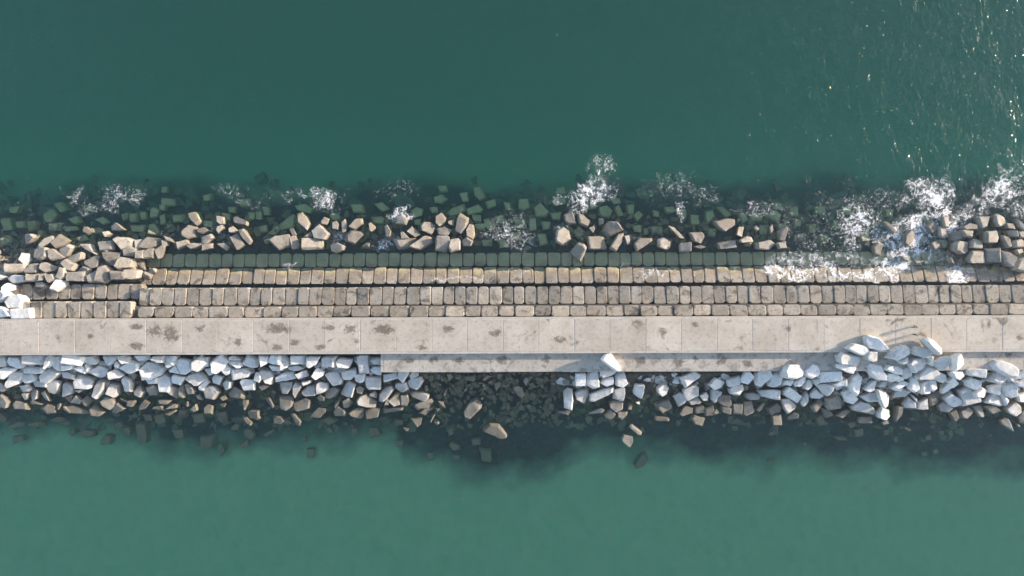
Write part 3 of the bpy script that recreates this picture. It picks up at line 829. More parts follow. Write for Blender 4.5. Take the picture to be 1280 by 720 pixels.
NORTH = """@0,230
t 265,500 330,500 360,535 300,590 260,605
t 390,620 450,540 520,515 545,550 480,610 410,650
t 520,600 595,500 695,565 640,620 575,650
t 600,650 700,600 750,630 690,720 630,740
t 845,430 880,430 925,480 880,510 830,480
t 1115,430 1170,390 1250,460 1200,470 1120,465
t 1040,480 1080,470 1105,500 1070,530
t 1140,550 1180,530 1290,535 1340,560 1340,680 1260,700 1250,640
t 1000,590 1100,580 1130,650 1080,690 1000,650
s 20,350 120,340 130,450 40,465
s 0,540 80,515 130,570 60,620 0,620
s 440,310 520,250 580,300 540,370 480,390
s 670,350 790,320 820,380 770,410
s 270,380 370,370 370,460 290,480
s 370,460 420,460 450,510 400,540
s 630,430 770,420 790,460 660,475
s 960,360 1040,330 1100,380 1040,410
s 920,450 1010,440 1050,490 960,500
s 540,190 620,180 690,260 620,290
s 860,210 960,210 960,270 880,270
s 160,380 250,370 250,440 170,440
s 500,400 610,390 600,470 510,470
s 1200,300 1290,280 1300,350 1230,370
s 760,540 860,500 900,560 800,580
s 100,230 190,220 190,290 110,290
@0,300
t 345,100 390,65 470,80 485,170 430,205 350,185
t 495,100 540,90 640,175 610,190 520,210 500,180
t 670,180 810,115 830,130 820,190 740,225
t 805,40 910,40 980,150 930,130 860,90
t 850,210 960,155 1000,160 985,270 930,290 860,240
t 1030,125 1205,125 1175,250 1130,260 1040,175
t 1165,270 1215,170 1330,190 1320,280 1200,300
t 1230,85 1300,60 1370,90 1340,170 1235,165
w 210,200 235,130 280,140 295,210 260,250
t 50,260 60,235 240,240 245,325 55,335
t 250,300 310,240 380,240 390,330 270,335
t 400,290 410,235 450,225 570,270 555,310 460,330
t 625,230 660,185 765,250 740,310 690,300
t 570,380 610,275 655,280 650,370 610,400
t 780,300 830,260 900,280 900,340 810,330
t 690,320 860,310 870,410 690,410
t 870,360 970,300 980,420 900,430
t 960,420 1000,270 1050,250 1100,290 1095,400 1060,430
t 1105,310 1245,310 1255,390 1105,395
t 1250,300 1320,290 1400,300 1390,380 1330,395 1260,380
w 75,385 130,345 265,360 270,410 140,440
t 270,345 385,345 385,415 275,415
t 395,340 450,330 445,400 400,405
t 450,350 530,340 560,390 500,430
w 40,470 70,430 130,450 130,500 100,515 50,500
w 525,500 580,400 650,410 650,450 580,520
t 365,430 440,420 490,465 460,480 380,475
W -60,540 -10,505 60,510 105,550 60,600 0,625 -60,600
W 60,620 110,550 200,545 245,590 240,680 110,685
W -60,680 0,665 60,680 130,760 -60,780
W 120,690 310,680 325,780 125,785
w -40,340 0,340 50,370 10,400 -40,400
t -30,190 30,185 30,205 -30,215
t 985,20 1130,10 1140,100 1010,110
@160,230
t 75,560 150,555 140,650 100,660
t 150,600 190,530 305,545 300,620 230,650 140,640
t 270,660 350,600 370,620 330,740 300,750
t 90,670 165,660 160,745 95,745
t 165,690 230,645 260,650 250,745 170,745
t 370,520 440,550 465,590 400,570
t 540,480 600,410 690,430 670,530 600,555 550,520
t 605,300 700,270 745,380 700,420 640,370
t 695,450 760,435 830,470 750,500 700,490
t 740,530 840,495 865,540 790,600 745,590
t 740,600 840,590 850,640 750,665
t 490,590 590,560 620,600 500,655
t 595,620 640,590 745,590 740,620 640,650
t 890,320 960,330 970,400 930,410 895,380
t 900,430 940,410 960,440 910,490 895,470
t 1055,340 1090,335 1150,370 1205,380 1200,420 1070,395
t 1015,440 1050,420 1095,460 1070,490 1020,480
t 1120,460 1165,450 1240,570 1210,605 1150,540
t 1020,540 1100,500 1170,610 1100,660
t 900,600 970,590 1015,630 990,670
t 340,560 400,560 390,620 350,630
s 225,250 260,225 315,260 300,330 230,340
s 320,320 370,295 385,400 330,410
s 210,410 260,395 330,490 290,520 215,505
s 380,400 440,400 470,450 400,470
s 460,310 560,300 560,380 460,385
s 760,370 855,370 850,440 760,430
s 20,290 90,290 100,380 30,385
s 120,280 190,280 190,350 130,355
s 750,110 830,90 840,160 770,170
s 340,140 470,150 480,220 350,220
s 340,30 400,30 400,90 340,90
s 40,410 180,410 170,470 60,470
s 940,290 1030,300 1020,380 970,380
s 1110,160 1220,150 1220,220 1130,230
s 1000,230 1080,230 1080,290 1010,290
s 1200,280 1280,280 1270,350 1210,340
s 310,210 380,215 370,270 320,260
@320,230
t 145,570 200,530 340,510 350,620 230,660
t 340,530 390,500 450,610 430,645 370,650
t 330,450 370,435 410,510 370,520
t 470,550 665,545 675,655 475,660
t 560,460 640,390 740,500 700,560 590,540
t 480,530 550,480 575,510 560,540
t 410,300 460,270 500,310 550,400 520,465 420,380
t 650,370 680,330 730,350 710,410 660,400
t 765,380 800,365 835,400 825,460 770,450
t 860,380 890,350 910,390 905,470 870,490
t 930,430 1000,350 1060,345 1070,400 990,460
t 900,510 950,460 1060,470 1080,500 980,600 900,570
t 750,610 820,590 890,620 880,660 800,695 760,680
t 1130,370 1160,400 1210,440 1150,490
s 240,400 370,300 400,320 390,430 260,460
s 115,500 220,410 250,450 190,520
s 400,220 500,200 570,250 550,300 430,270
s 1160,340 1250,320 1330,360 1280,400 1190,390
s 950,210 1070,200 1090,290 980,290
s 0,280 60,270 60,350 0,350
s 70,230 140,240 140,310 80,310
s 740,310 830,290 840,350 760,360
s 30,430 110,410 120,480 50,490
@440,230
t 320,420 350,410 390,470 380,530 340,530
t 485,480 510,475 570,540 500,550
t 550,470 600,425 690,500 640,530
t 415,560 440,550 580,555 640,540 640,560 560,640 470,655
t 580,630 700,570 740,515 800,530 810,590 680,660
t 690,420 720,380 780,380 830,410 820,480 790,505 700,470
t 850,530 970,535 975,600 940,680 830,665
t 980,560 1060,545 1085,570 1080,660 990,680 965,640
t 845,440 920,420 1000,460 950,525 860,500
t 840,320 900,280 950,340 930,400 880,425 840,390
t 1060,320 1080,290 1170,340 1150,430 1100,500 1040,470
t 1140,460 1170,400 1220,410 1230,520 1210,560 1150,530
t 1100,560 1150,530 1210,570 1190,620 1110,620
t 960,370 1030,350 1020,420 970,400
t 440,330 510,310 565,350 540,410 460,400
s 585,270 640,230 710,250 700,320 620,340
s 950,290 1000,240 1120,200 1140,260 1080,310 980,330
s 1140,250 1260,200 1310,250 1290,290 1160,310
s 770,240 850,230 860,290 800,290
s 220,200 300,180 380,250 300,280
s 820,130 900,100 960,150 900,200 830,190
s 1080,90 1160,80 1170,170 1110,180
s 1220,30 1290,20 1340,140 1280,170 1230,120
s 1230,410 1340,400 1330,460 1240,460
s 860,20 950,20 960,80 880,80
s 20,240 100,210 130,260 50,280
s 620,360 690,350 690,410 630,410
@560,230
s 710,160 800,150 820,240 760,265 705,250
s 860,240 920,190 1010,280 980,330 880,330
s 810,350 880,350 880,460 820,470
s 360,350 410,340 480,450 420,470 370,420
s 370,180 470,150 480,220 400,250
s 470,320 550,310 560,390 480,390
s 890,500 980,500 1000,600 920,620
s 650,350 760,350 790,440 700,450
s 500,550 600,560 610,630 520,640
s 1050,160 1170,150 1180,200 1060,210
s 1020,290 1130,280 1120,360 1040,360
s 560,180 620,190 640,260 580,260
s 240,310 330,310 330,370 260,370
s 930,370 1020,380 1010,450 950,460
s 620,490 720,480 730,560 640,570
s 1080,40 1160,20 1180,90 1100,90
s 340,560 440,560 440,620 350,620
@680,240
t 195,230 280,190 320,320 240,320 205,290
t 330,220 380,230 460,300 430,360 350,320
t 110,470 130,380 190,345 250,390 270,470 170,530 120,500
t 260,600 340,505 400,520 425,560 370,700 290,640
t 425,450 590,440 615,575 440,575
t 445,360 500,335 510,370 490,410
t 545,265 590,270 590,320 550,330
t 600,340 640,300 730,300 790,380 740,395 640,450 580,400
t 650,560 740,420 800,410 790,490 720,600
t 800,440 850,430 860,510 830,530
t 895,520 950,460 1080,460 1090,490 920,595
t 1130,480 1190,455 1270,480 1260,560 1200,578 1130,550
s 290,390 350,340 420,400 350,470
s 540,160 620,140 680,190 650,260 560,240
s 700,160 740,130 790,230 740,250
s 890,240 940,190 990,230 930,300
s 1040,350 1150,335 1180,400 1080,430
s 820,130 900,120 890,220 830,220
s 670,70 760,60 770,110 700,120
s 990,360 1040,360 1040,420 1000,430
s 1200,160 1290,150 1320,200 1230,220
s 440,90 530,90 520,170 450,180
s 1080,180 1160,190 1150,250 1090,240
s 880,340 960,330 970,400 900,400
@820,240
t 120,340 180,350 280,460 230,460
t 230,520 345,510 350,600 240,600
t 330,410 460,400 480,440 430,515 370,490
t 380,545 440,530 500,550 440,570
t 605,510 790,475 800,550 625,570
t 570,300 700,265 780,270 780,330 670,400 590,340
t 820,350 885,345 860,450 800,430
t 905,440 960,450 980,495 850,510 830,480
t 975,360 1000,330 1035,370 1000,390
t 1130,350 1160,320 1170,380 1140,420
t 1220,390 1290,340 1310,370 1270,490 1220,480
t 990,510 1130,480 1190,520 1120,580 1000,570
t 1200,510 1290,490 1310,560 1220,570
s 340,230 430,230 430,330 345,330
s 490,190 570,180 590,250 510,330 490,290
s 600,150 680,150 750,230 690,260
s 820,220 870,200 920,280 860,320
s 1080,220 1180,190 1240,240 1210,300 1110,260
s 80,150 180,150 170,210 90,200
s 0,350 60,350 60,420 10,430
s 930,220 1050,210 1050,290 960,290
s 1030,330 1120,330 1110,410 1040,430
s 510,370 600,370 590,450 520,440
s 220,180 300,180 300,260 240,260
@960,240
t 1150,300 1190,295 1275,400 1240,420
t 1040,550 1090,500 1145,520 1120,640 1060,620
s 100,330 170,310 180,370 120,400
s 200,160 290,150 300,240 220,250
s 500,430 600,420 600,510 520,520
s 460,150 560,140 560,220 480,220
s 250,270 340,270 330,340 260,340
s 730,150 820,150 810,230 740,230
s 640,280 720,280 720,370 650,370
s 380,330 470,320 470,400 400,410
s 900,400 1000,390 1010,490 920,500
s 1160,170 1240,170 1240,250 1170,250
s 50,100 130,110 130,180 60,170
s 280,420 370,410 370,490 300,490
@1120,260
t 80,270 150,210 200,260 180,330 110,380 70,350
t 290,180 360,120 420,200 340,250
t 340,350 420,320 450,400 370,420
t 460,80 530,70 520,200 460,190
t 640,200 720,160 800,180 820,220 660,225
t 640,225 790,230 760,300 680,290
t 530,260 620,230 640,300 560,330
t 555,370 590,330 715,340 715,440 660,465 560,430
t 740,340 780,305 875,320 850,405 730,400
t 700,510 740,430 885,420 890,540 720,545
t 800,90 950,80 880,200 830,210
t 970,70 1010,55 1090,90 1085,180 1000,190 970,150
t 1090,150 1190,150 1190,220 1090,205
t 1195,110 1260,170 1270,220 1210,180
t 870,240 990,225 1030,300 1010,350 880,350
t 1050,270 1130,300 1140,390 1100,400
t 890,400 1030,400 1040,545 900,545
t 1050,420 1130,440 1180,490 1120,590 1070,540
t 1150,620 1220,510 1290,500 1340,540 1320,660
t 1180,420 1260,410 1270,450 1200,470
t 1150,330 1230,310 1290,350 1280,400 1160,400
t 1100,230 1200,230 1210,290 1130,290
t 520,480 575,550 550,550 
t 40,480 130,500 120,540 70,520
t 400,180 480,180 520,290 420,290
t 1200,240 1290,230 1300,300 1230,300
s 200,40 320,30 330,120 220,130
s 140,490 240,460 300,530 180,560
s 320,480 400,470 410,540 330,540
s 560,480 680,480 680,560 580,560
s 560,90 640,90 640,160 570,160
s 0,200 60,210 60,270 0,270
s 420,320 520,320 500,400 440,400
"""
def parse(s):
    out = []; ox = oy = 0.0
    for line in s.strip().splitlines():
        line = line.strip()
        if not line: continue
        if line[0] == '@':
            ox, oy = map(float, line[1:].split(',')); continue
        c, *pts = line.split()
        pts = [tuple(map(float, p.split(','))) for p in pts]
        out.append((c, [(ox + a/8.0, oy + b_/8.0) for a, b_ in pts]))
    return out
def boulder(poly, ztop, th, tilt, rnd, name, mat):
    """an angular boulder: widest outline just under the top, a tilted top facet, bevelled"""
    pts = [at(a, b_, ztop - th*0.3) for a, b_ in poly]
    idx = convex_hull_2d([Vector(p) for p in pts]); pts = [pts[i] for i in idx]
    if len(pts) < 3: return None
    cx = sum(p[0] for p in pts)/len(pts); cy = sum(p[1] for p in pts)/len(pts)
    pts = [((x-cx)*1.05, (y-cy)*1.05) for x, y in pts]
    if len(pts) == 3:           # blunt the corners of a triangle
        q = []
        for k in range(3):
            a, b_ = pts[k], pts[(k+1) % 3]
            q += [(a[0]*.8+b_[0]*.2, a[1]*.8+b_[1]*.2), (a[0]*.2+b_[0]*.8, a[1]*.2+b_[1]*.8)]
        pts = q
    rad = sum(math.hypot(*p) for p in pts)/len(pts)
    tx, ty = tilt
    bm = bmesh.new()
    s = rnd.uniform(0.76, 0.93); ox, oy = rnd.uniform(-.14, .14)*rad, rnd.uniform(-.14, .14)*rad
    lim = th*0.42
    cl = lambda v: max(-lim, min(lim, v))
    for (x, y) in pts:
        j = 1 + rnd.uniform(-.03, .03)
        bm.verts.new((x*j, y*j, -th*0.3 + cl((x*tx+y*ty)*0.9) + rnd.uniform(-.07, .07)*th))
        X, Y = x*s + ox, y*s + oy
        bm.verts.new((X, Y, cl(X*tx + Y*ty)))
        k = rnd.uniform(.78, .95)
        bm.verts.new((x*k, y*k, -th*0.95 + rnd.uniform(-.1, .1)*th))
    bmesh.ops.convex_hull(bm, input=bm.verts)
    bmesh.ops.delete(bm, geom=[v for v in bm.verts if not v.link_faces], context='VERTS')
    bmesh.ops.dissolve_limit(bm, angle_limit=math.radians(9), verts=bm.verts, edges=bm.edges)
    bmesh.ops.bevel(bm, geom=list(bm.edges), offset=min(0.09, rad*0.06), segments=1, affect='EDGES', clamp_overlap=True)
    if rad > 0.8:
        bmesh.ops.triangulate(bm, faces=bm.faces)
        for _ in range(3):
            ed = [e for e in bm.edges if e.calc_length() > 0.55]
            if not ed: break
            bmesh.ops.subdivide_edges(bm, edges=ed, cuts=1)
            bmesh.ops.triangulate(bm, faces=bm.faces)
        bm.normal_update(); sd = Vector((rnd.uniform(0, 99), rnd.uniform(0, 99), 0))
        for v in bm.verts:
            n_ = mnoise.fractal(v.co*0.9 + sd, 0.8, 2.0, 4)
            v.co += v.normal*(n_*0.07 - max(0, mnoise.noise(v.co*0.7 + sd*2) - .3)*0.25)
    o = bm_obj(bm, name, mat, None, (cx, cy, ztop), True)
    o.data.set_sharp_from_angle(angle=math.radians(24))
    return o
rocks = []
def build(data, side):
    for c, poly in data:
        mx = sum(p[0] for p in poly)/len(poly); my = sum(p[1] for p in poly)/len(poly)
        if mx < -6 or mx > 1287: continue
        rnd = random.Random(int(mx*131 + my*7919))
        A = 0.0
        for k in range(len(poly)):
            (a, b_), (d, e) = poly[k], poly[(k+1) % len(poly)]; A += a*e - d*b_
        A = abs(A)/2; size = math.sqrt(A)/7.0            # metres
        z = float(top_profile(mx, my)) + rnd.uniform(-.45, .45)
        if side == 'S':
            if c == 'W': z += 0.9
            if c == 'd' : z = max(min(z, 1.7), rnd.uniform(0.25, 0.9))
            if 540 < mx < 690 and c == 'd': z = rnd.uniform(0.5, 1.3)
            if c in 'wW' : z = max(z, 0.8)
            if c == 's': z = -0.2 - max(0, my-515)/20.0*0.38 + rnd.uniform(-.2, .08)
        else:
            if c in 'wW': z = float(np.interp(my, [330, 355, 370, 390], [2.8, 3.9, 5.0, 6.4]))
            if c == 't':
                z = max(z, 0.5) + 0.25
                if my < 275 and mx < 1000: z = rnd.uniform(.3, .8)
            if c == 's': z = -0.12 - max(0, 290-my)/22.0*0.5 + rnd.uniform(-.2, .1)
        th = min(3.0, max(0.9, size*rnd.uniform(.85, 1.15))) if size > 1.0 else max(0.7, size*1.1)
        if size < 1.6 and z > 1: th = max(th, 1.6)
        tl = rnd.uniform(.05, .42); an = rnd.uniform(0, 6.283)
        tilt = (tl*math.cos(an), tl*math.sin(an))
        if (c == 'W' and side == 'S') or (c == 't' and rnd.random() < .5):
            a2 = SUN_AZ + rnd.uniform(-.6, 1.0); tl = rnd.uniform(.2, .45); tilt = (-tl*math.cos(a2), -tl*math.sin(a2))
        if c == 'W' or (c == 'w'): name, mat = 'pale_boulder', M['white']
        elif c == 'd': name, mat = 'wet_boulder', M['brown']
        elif c == 't': name, mat = 'tan_boulder', M['tan']
        else: name, mat = 'sunken_boulder', (M['tan'] if side == 'N' else M['brown'])
        o = boulder(poly, z, th, tilt, rnd, name, mat)
        if o: rocks.append(dict(o=o, c=c, side=side, x=mx, y=my, A=A, z=z, poly=poly, tilt=tilt))
build(parse(SOUTH), 'S'); build(parse(NORTH), 'N')
# ------------------------------------------------------------------ loose rubble too small and too many to count
def stone_pts(rnd, r, flat=0.7):
    out = []
    for k in range(9):
        a = rnd.uniform(0, 6.283); u = rnd.uniform(-1, 1); q = math.sqrt(1-u*u)
        out.append((math.cos(a)*q*r, math.sin(a)*q*r, u*r*flat))
    return out
def rubble(name, spots, mat, label, cat, rnd):
    bm = bmesh.new()
    for x, y, z, r in spots:
        sx = rnd.uniform(.7, 1.4); an = rnd.uniform(0, 3.14); ca, sa = math.cos(an), math.sin(an)
        vs = []
        for (a, b_, c) in stone_pts(rnd, r):
            a *= sx; vs.append(bm.verts.new((x + a*ca - b_*sa, y + a*sa + b_*ca, z + c)))
        res = bmesh.ops.convex_hull(bm, input=vs)
        bad = [v for v in vs if v.is_valid and not v.link_faces]
        if bad: bmesh.ops.delete(bm, geom=bad, context='VERTS')
    o = bm_obj(bm, name, mat); tag(o, label, cat, kind='stuff'); return o
rnd = random.Random(21)
sp = []
for _ in range(420):
    px = rnd.uniform(538, 700); py = 466 + 62*rnd.random()**1.3
    if 575 < px < 606 and 495 < py < 526: continue
    r = rnd.choice([.22, .3, .4, .55, .75])*rnd.uniform(.8, 1.2)
    zt = float(np.interp(py, [466, 480, 500, 530], [0.25, 0.05, -0.45, -1.3])) + rnd.uniform(-.45, .3) - r*.6
    x, y = at(px, py, zt); sp.append((x, y, zt, r))
for _ in range(300):
    px = rnd.uniform(-10, 1290); py = rnd.uniform(488, 534)
    r = rnd.uniform(.25, .7); zt = float(np.interp(py, [488, 505, 534], [0.2, -0.3, -1.6])) + rnd.uniform(-.4, .2) - r*.5
    x, y = at(px, py, zt); sp.append((x, y, zt, r))
rubble('shore_rubble', sp, M['brown'], 'loose small brown stones scattered at the waterline below the walkway', 'rubble', rnd)
sp = []
for _ in range(420):
    px = rnd.uniform(-20, 1300); py = rnd.gauss(536, 20)
    if py < 505 or py > 590: continue
    r = rnd.uniform(.6, 1.5); zt = float(np.interp(py, [505, 540, 590], [-1.4, -3.0, -5.0])) + rnd.uniform(-.4, .4) - r*.6
    x, y = at(px, py, zt); sp.append((x, y, zt, r))
rubble('sunken_rubble', sp, M['brown'], 'dim sunken stones under the calm green water below the pale boulders', 'rubble', rnd)
sp = []
for _ in range(560):
    px = rnd.uniform(-20, 1300); py = rnd.gauss(268, 22)
    if py < 222 or py > 312: continue
    r = rnd.uniform(.6, 1.5); zt = float(np.interp(py, [220, 245, 270, 312], [-5.5, -3.6, -2.4, -1.6])) + rnd.uniform(-.3, .3) - r*.5
    x, y = at(px, py, zt); sp.append((x, y, zt, r))
rubble('sunken_reef_rubble', sp, M['reef'], 'murky green sunken stones beyond the tan boulders', 'rubble', rnd)

def fill(n, x0, x1, ya, yb, lo, hi, drop):
    out = []
    for _ in range(n):
        px = rnd.uniform(x0, x1); py = rnd.uniform(ya, yb); r = rnd.uniform(lo, hi)
        if py < 468 and py > 400 and (px > 478): continue
        z = float(top_profile(px, py)) - drop - rnd.uniform(0, .7)
        x, y = at(px, py, z); out.append((x, y, z, r))
    return out
sp = fill(650, -10, 545, 449, 512, .5, 1.05, 1.85) + fill(250, 690, 960, 466, 518, .5, 1.0, 1.85) + fill(420, 960, 1290, 468, 522, .5, 1.05, 1.85)
rubble('pile_rubble', sp, M['white'], 'smaller broken stones filling the gaps between the pale boulders', 'rubble', rnd)
sp = fill(330, -10, 190, 292, 346, .5, 1.0, 1.7) + fill(260, 190, 600, 268, 309, .4, .9, 1.1) + fill(170, 692, 990, 268, 309, .4, .9, 1.1) + fill(260, 1090, 1290, 265, 335, .4, 1.0, 1.5)
rubble('heap_rubble', sp, M['reef'], 'smaller broken stones filling the gaps between the tan boulders', 'rubble', rnd)

# ------------------------------------------------------------------ foam: small raised flecks floating on the waves
def bed_step(y):        # top of the two lowest courses, so that run-up foam lies on the stone
    return np.interp(y, [yat(354.6, .85), yat(333.6, -.18), yat(333.0, -.25), yat(315.6, -.62)], [.9, -.18, -.25, -.62])
FP = [  # photo x, y, radii, density 0..1, grain size m
 (150, 243, 19, 11, .44, .9), (140, 256, 10, 9, .30, .7), (95, 245, 11, 8, .28, .7), (113, 258, 14, 9, .22, .7), (35, 272, 9, 8, .14, .6), (70, 282, 16, 7, .16, .6),
 (288, 240, 20, 8, .25, .5), (302, 246, 14, 9, .22, .5), (318, 255, 12, 9, .16, .4), (372, 244, 32, 8, .20, .6), (394, 240, 8, 7, .34, .6), (408, 252, 12, 13, .42, .8), (429, 242, 10, 7, .20, .5),
 (490, 237, 22, 9, .16, .5), (512, 240, 12, 8, .18, .5), (500, 268, 14, 5, .60, .7), (484, 303, 16, 9, .34, .7), (474, 312, 10, 4, .40, .7), (420, 298, 9, 5, .38, .7),
 (222, 296, 16, 8, .18, .6), (275, 290, 9, 16, .20, .6), (282, 300, 5, 8, .26, .6), (18, 300, 16, 14, .10, .5),
 (638, 285, 26, 18, .24, .4), (655, 300, 20, 10, .28, .4), (696, 250, 18, 6, .22, .5), (722, 250, 10, 16, .60, .9), (735, 238, 14, 9, .55, .9), (745, 243, 8, 10, .5, .8), (752, 213, 13, 20, .30, .5), (765, 238, 10, 12, .26, .5),
 (703, 292, 9, 10, .34, .6), (784, 298, 10, 7, .40, .6), (835, 234, 28, 13, .20, .5), (855, 226, 14, 12, .22, .5), (880, 245, 14, 12, .20, .5), (850, 262, 5, 14, .28, .5), (945, 262, 26, 8, .20, .5), (830, 300, 10, 6, .3, .5),
 (983, 283, 18, 24, .16, .4), (1025, 290, 26, 22, .20, .4), (1062, 282, 18, 26, .40, .5), (1085, 272, 14, 12, .50, .5), (1046, 260, 30, 14, .16, .4), (1100, 255, 22, 16, .20, .5),
 (1128, 250, 12, 9, .26, .5), (1150, 235, 14, 12, .34, .6), (1168, 245, 16, 16, .48, .7), (1184, 246, 10, 18, .52, .7), (1164, 262, 10, 14, .62, .8), (1150, 276, 14, 9, .50, .7), (1182, 262, 8, 10, .5, .6),
 (1248, 240, 20, 14, .46, .7), (1262, 240, 14, 8, .60, .8), (1240, 250, 20, 10, .42, .6), (1275, 225, 14, 20, .30, .6), (1258, 222, 12, 12, .34, .6), (1270, 262, 14, 8, .36, .6),
 (1112, 300, 20, 18, .42, .6), (1150, 300, 26, 20, .42, .6), (1180, 285, 22, 18, .40, .6), (1210, 270, 20, 10, .36, .6), (1170, 320, 30, 12, .36, .6), (1120, 322, 22, 14, .48, .7), (1100, 330, 10, 14, .5, .7), (1190, 335, 10, 12, .5, .7), (1140, 285, 30, 12, .3, .5),
 (972, 338, 16, 8, .75, 1.0), (990, 344, 16, 6, .78, 1.0), (1010, 341, 14, 8, .50, .9), (1035, 340, 22, 8, .50, .9), (1060, 344, 24, 5, .62, .9), (1085, 347, 10, 5, .6, .9), (1112, 343, 8, 8, .75, .9), (1195, 345, 10, 7, .65, .9), (1215, 338, 14, 6, .5, .8), (1240, 342, 14, 4, .3, .7),
 (985, 325, 26, 8, .34, .6), (1045, 325, 34, 9, .34, .6), (930, 339, 18, 6, .16, .7), (815, 341, 26, 3, .34, .8), (572, 349, 34, 2.2, .55, .8), (620, 343, 16, 6, .18, .7), (650, 340, 22, 6, .16, .7), (890, 343, 24, 3, .20, .7), (362, 333, 8, 3, .4, .6), (700, 340, 20, 5, .12, .6), (460, 341, 22, 5, .10, .6), (780, 332, 30, 4, .14, .6),
]
cs = 0.16
X0, X1, Y0, Y1 = -98.0, 98.0, 0.6, 24.0
gx = np.arange(X0, X1, cs); gy = np.arange(Y0, Y1, cs)
X, Y = np.meshgrid(gx, gy)
COV = np.zeros_like(X)
wx = X + (fbm(X*.6, Y*.6, 3, 51) - .5)*2.6; wy = Y + (fbm(X*.6+9, Y*.6, 3, 52) - .5)*2.6
lace = 1 - np.abs(2*fbm(wx*1.1, wy*1.1, 4, 77) - 1)*3.2
soft = fbm(wx*.45, wy*.45, 4, 31)
for px, py, rx, ry, dn, gr in FP:
    cx, cy = at(px, py, 0); RX, RY = rx/7.0*1.6, ry/7.0*1.6
    e = np.clip(1 - ((wx-cx)/RX)**2 - ((wy-cy)/RY)**2, 0, 1)
    c_ = (e**.6)*(dn*(1.0 if px < 600 else 1.25) + .10)
    COV = np.maximum(COV, c_)
COV = np.minimum(COV, .62) + .35*np.clip(COV - .62, 0, 1)
COV = COV*np.clip(.2 + .95*soft, 0, 1.4) + COV*np.clip(lace, 0, 1)*.62
Z = wave(X, Y) + 0.025
on = (Y < yat(315.6, -.62)) & (X > xat(176, 0))
Z = np.where(on, np.maximum(Z, bed_step(Y) + 0.12), Z)
nx, ny = len(gx), len(gy)
i = (np.arange(nx-1)[None, :] + nx*np.arange(ny-1)[:, None]).ravel()
cov = COV.ravel()
fa = np.stack([i, i+1, i+1+nx, i+nx], -1)
keep = cov[fa].max(1) > 0.07
fa = fa[keep]
used, inv = np.unique(fa, return_inverse=True); fa = inv.reshape(-1, 4)
me = mesh_from('sea_foam', np.stack([X.ravel(), Y.ravel(), Z.ravel()], -1)[used], fa)
a_ = me.attributes.new('cover', 'FLOAT', 'POINT'); a_.data.foreach_set('value', cov[used].astype(np.float32))
m, t, out = newmat('foam')
geo = N(t, 'ShaderNodeNewGeometry'); P = geo.outputs['Position']
an = N(t, 'ShaderNodeAttribute', _attribute_name='cover')
f1 = noise_n(t, P, 4.5, 5, 0.75, 0.8); f2 = noise_n(t, P, 1.3, 4, 0.7, 1.0)
f = mth(t, 'ADD', mth(t, 'MULTIPLY', mth(t, 'SUBTRACT', f1, 0.5), 2.0), mth(t, 'MULTIPLY', mth(t, 'SUBTRACT', f2, 0.5), 1.1))
al = mth(t, 'MULTIPLY', mth(t, 'ADD', mth(t, 'SUBTRACT', an.outputs['Fac'], 0.30), f), 2.0, True)
al = mth(t, 'MULTIPLY', mth(t, 'MULTIPLY', al, al), 0.95)
b = N(t, 'ShaderNodeBsdfPrincipled', Roughness=0.7); b.inputs['Base Color'].default_value = (0.88, 0.88, 0.88, 1)
bp = N(t, 'ShaderNodeBump', Strength=0.8, Distance=0.15); t.links.new(f1, bp.inputs['Height']); t.links.new(bp.outputs[0], b.inputs['Normal'])
tr = N(t, 'ShaderNodeBsdfTransparent'); mx = N(t, 'ShaderNodeMixShader')
t.links.new(al, mx.inputs[0]); t.links.new(tr.outputs[0], mx.inputs[1]); t.links.new(b.outputs[0], mx.inputs[2]); t.links.new(mx.outputs[0], out.inputs[0])
o = link('sea_foam', me, m); tag(o, 'broken white foam where waves wash over the tan rocks and low blocks', 'foam', kind='stuff')

# ------------------------------------------------------------------ the two people on the walkway
def simple_mat(name, col, rough=0.8):
    m, t, out = newmat(name); b = N(t, 'ShaderNodeBsdfPrincipled', Roughness=rough)
    b.inputs['Base Color'].default_value = (*col, 1); t.links.new(b.outputs[0], out.inputs[0]); return m
def skinned(name, verts, edges, radii, mat, parent, levels=2):
    me = bpy.data.meshes.new(name); me.from_pydata(verts, edges, [])
    o = link(name, me, mat, parent)
    md = o.modifiers.new('skin', 'SKIN'); sv = me.skin_vertices[0].data
    for k, r in enumerate(radii):
        sv[k].radius = (r, r) if not isinstance(r, tuple) else r
        sv[k].use_root = (k == 0)
    md.use_smooth_shade = True
    s2 = o.modifiers.new('sub', 'SUBSURF'); s2.levels = s2.render_levels = levels
    return o
SKIN = simple_mat('skin', (0.42, 0.26, 0.18), 0.6); HAIR = simple_mat('dark_hair', (0.03, 0.022, 0.016), 0.6); SHOE = simple_mat('shoe', (0.02, 0.02, 0.02), 0.6)
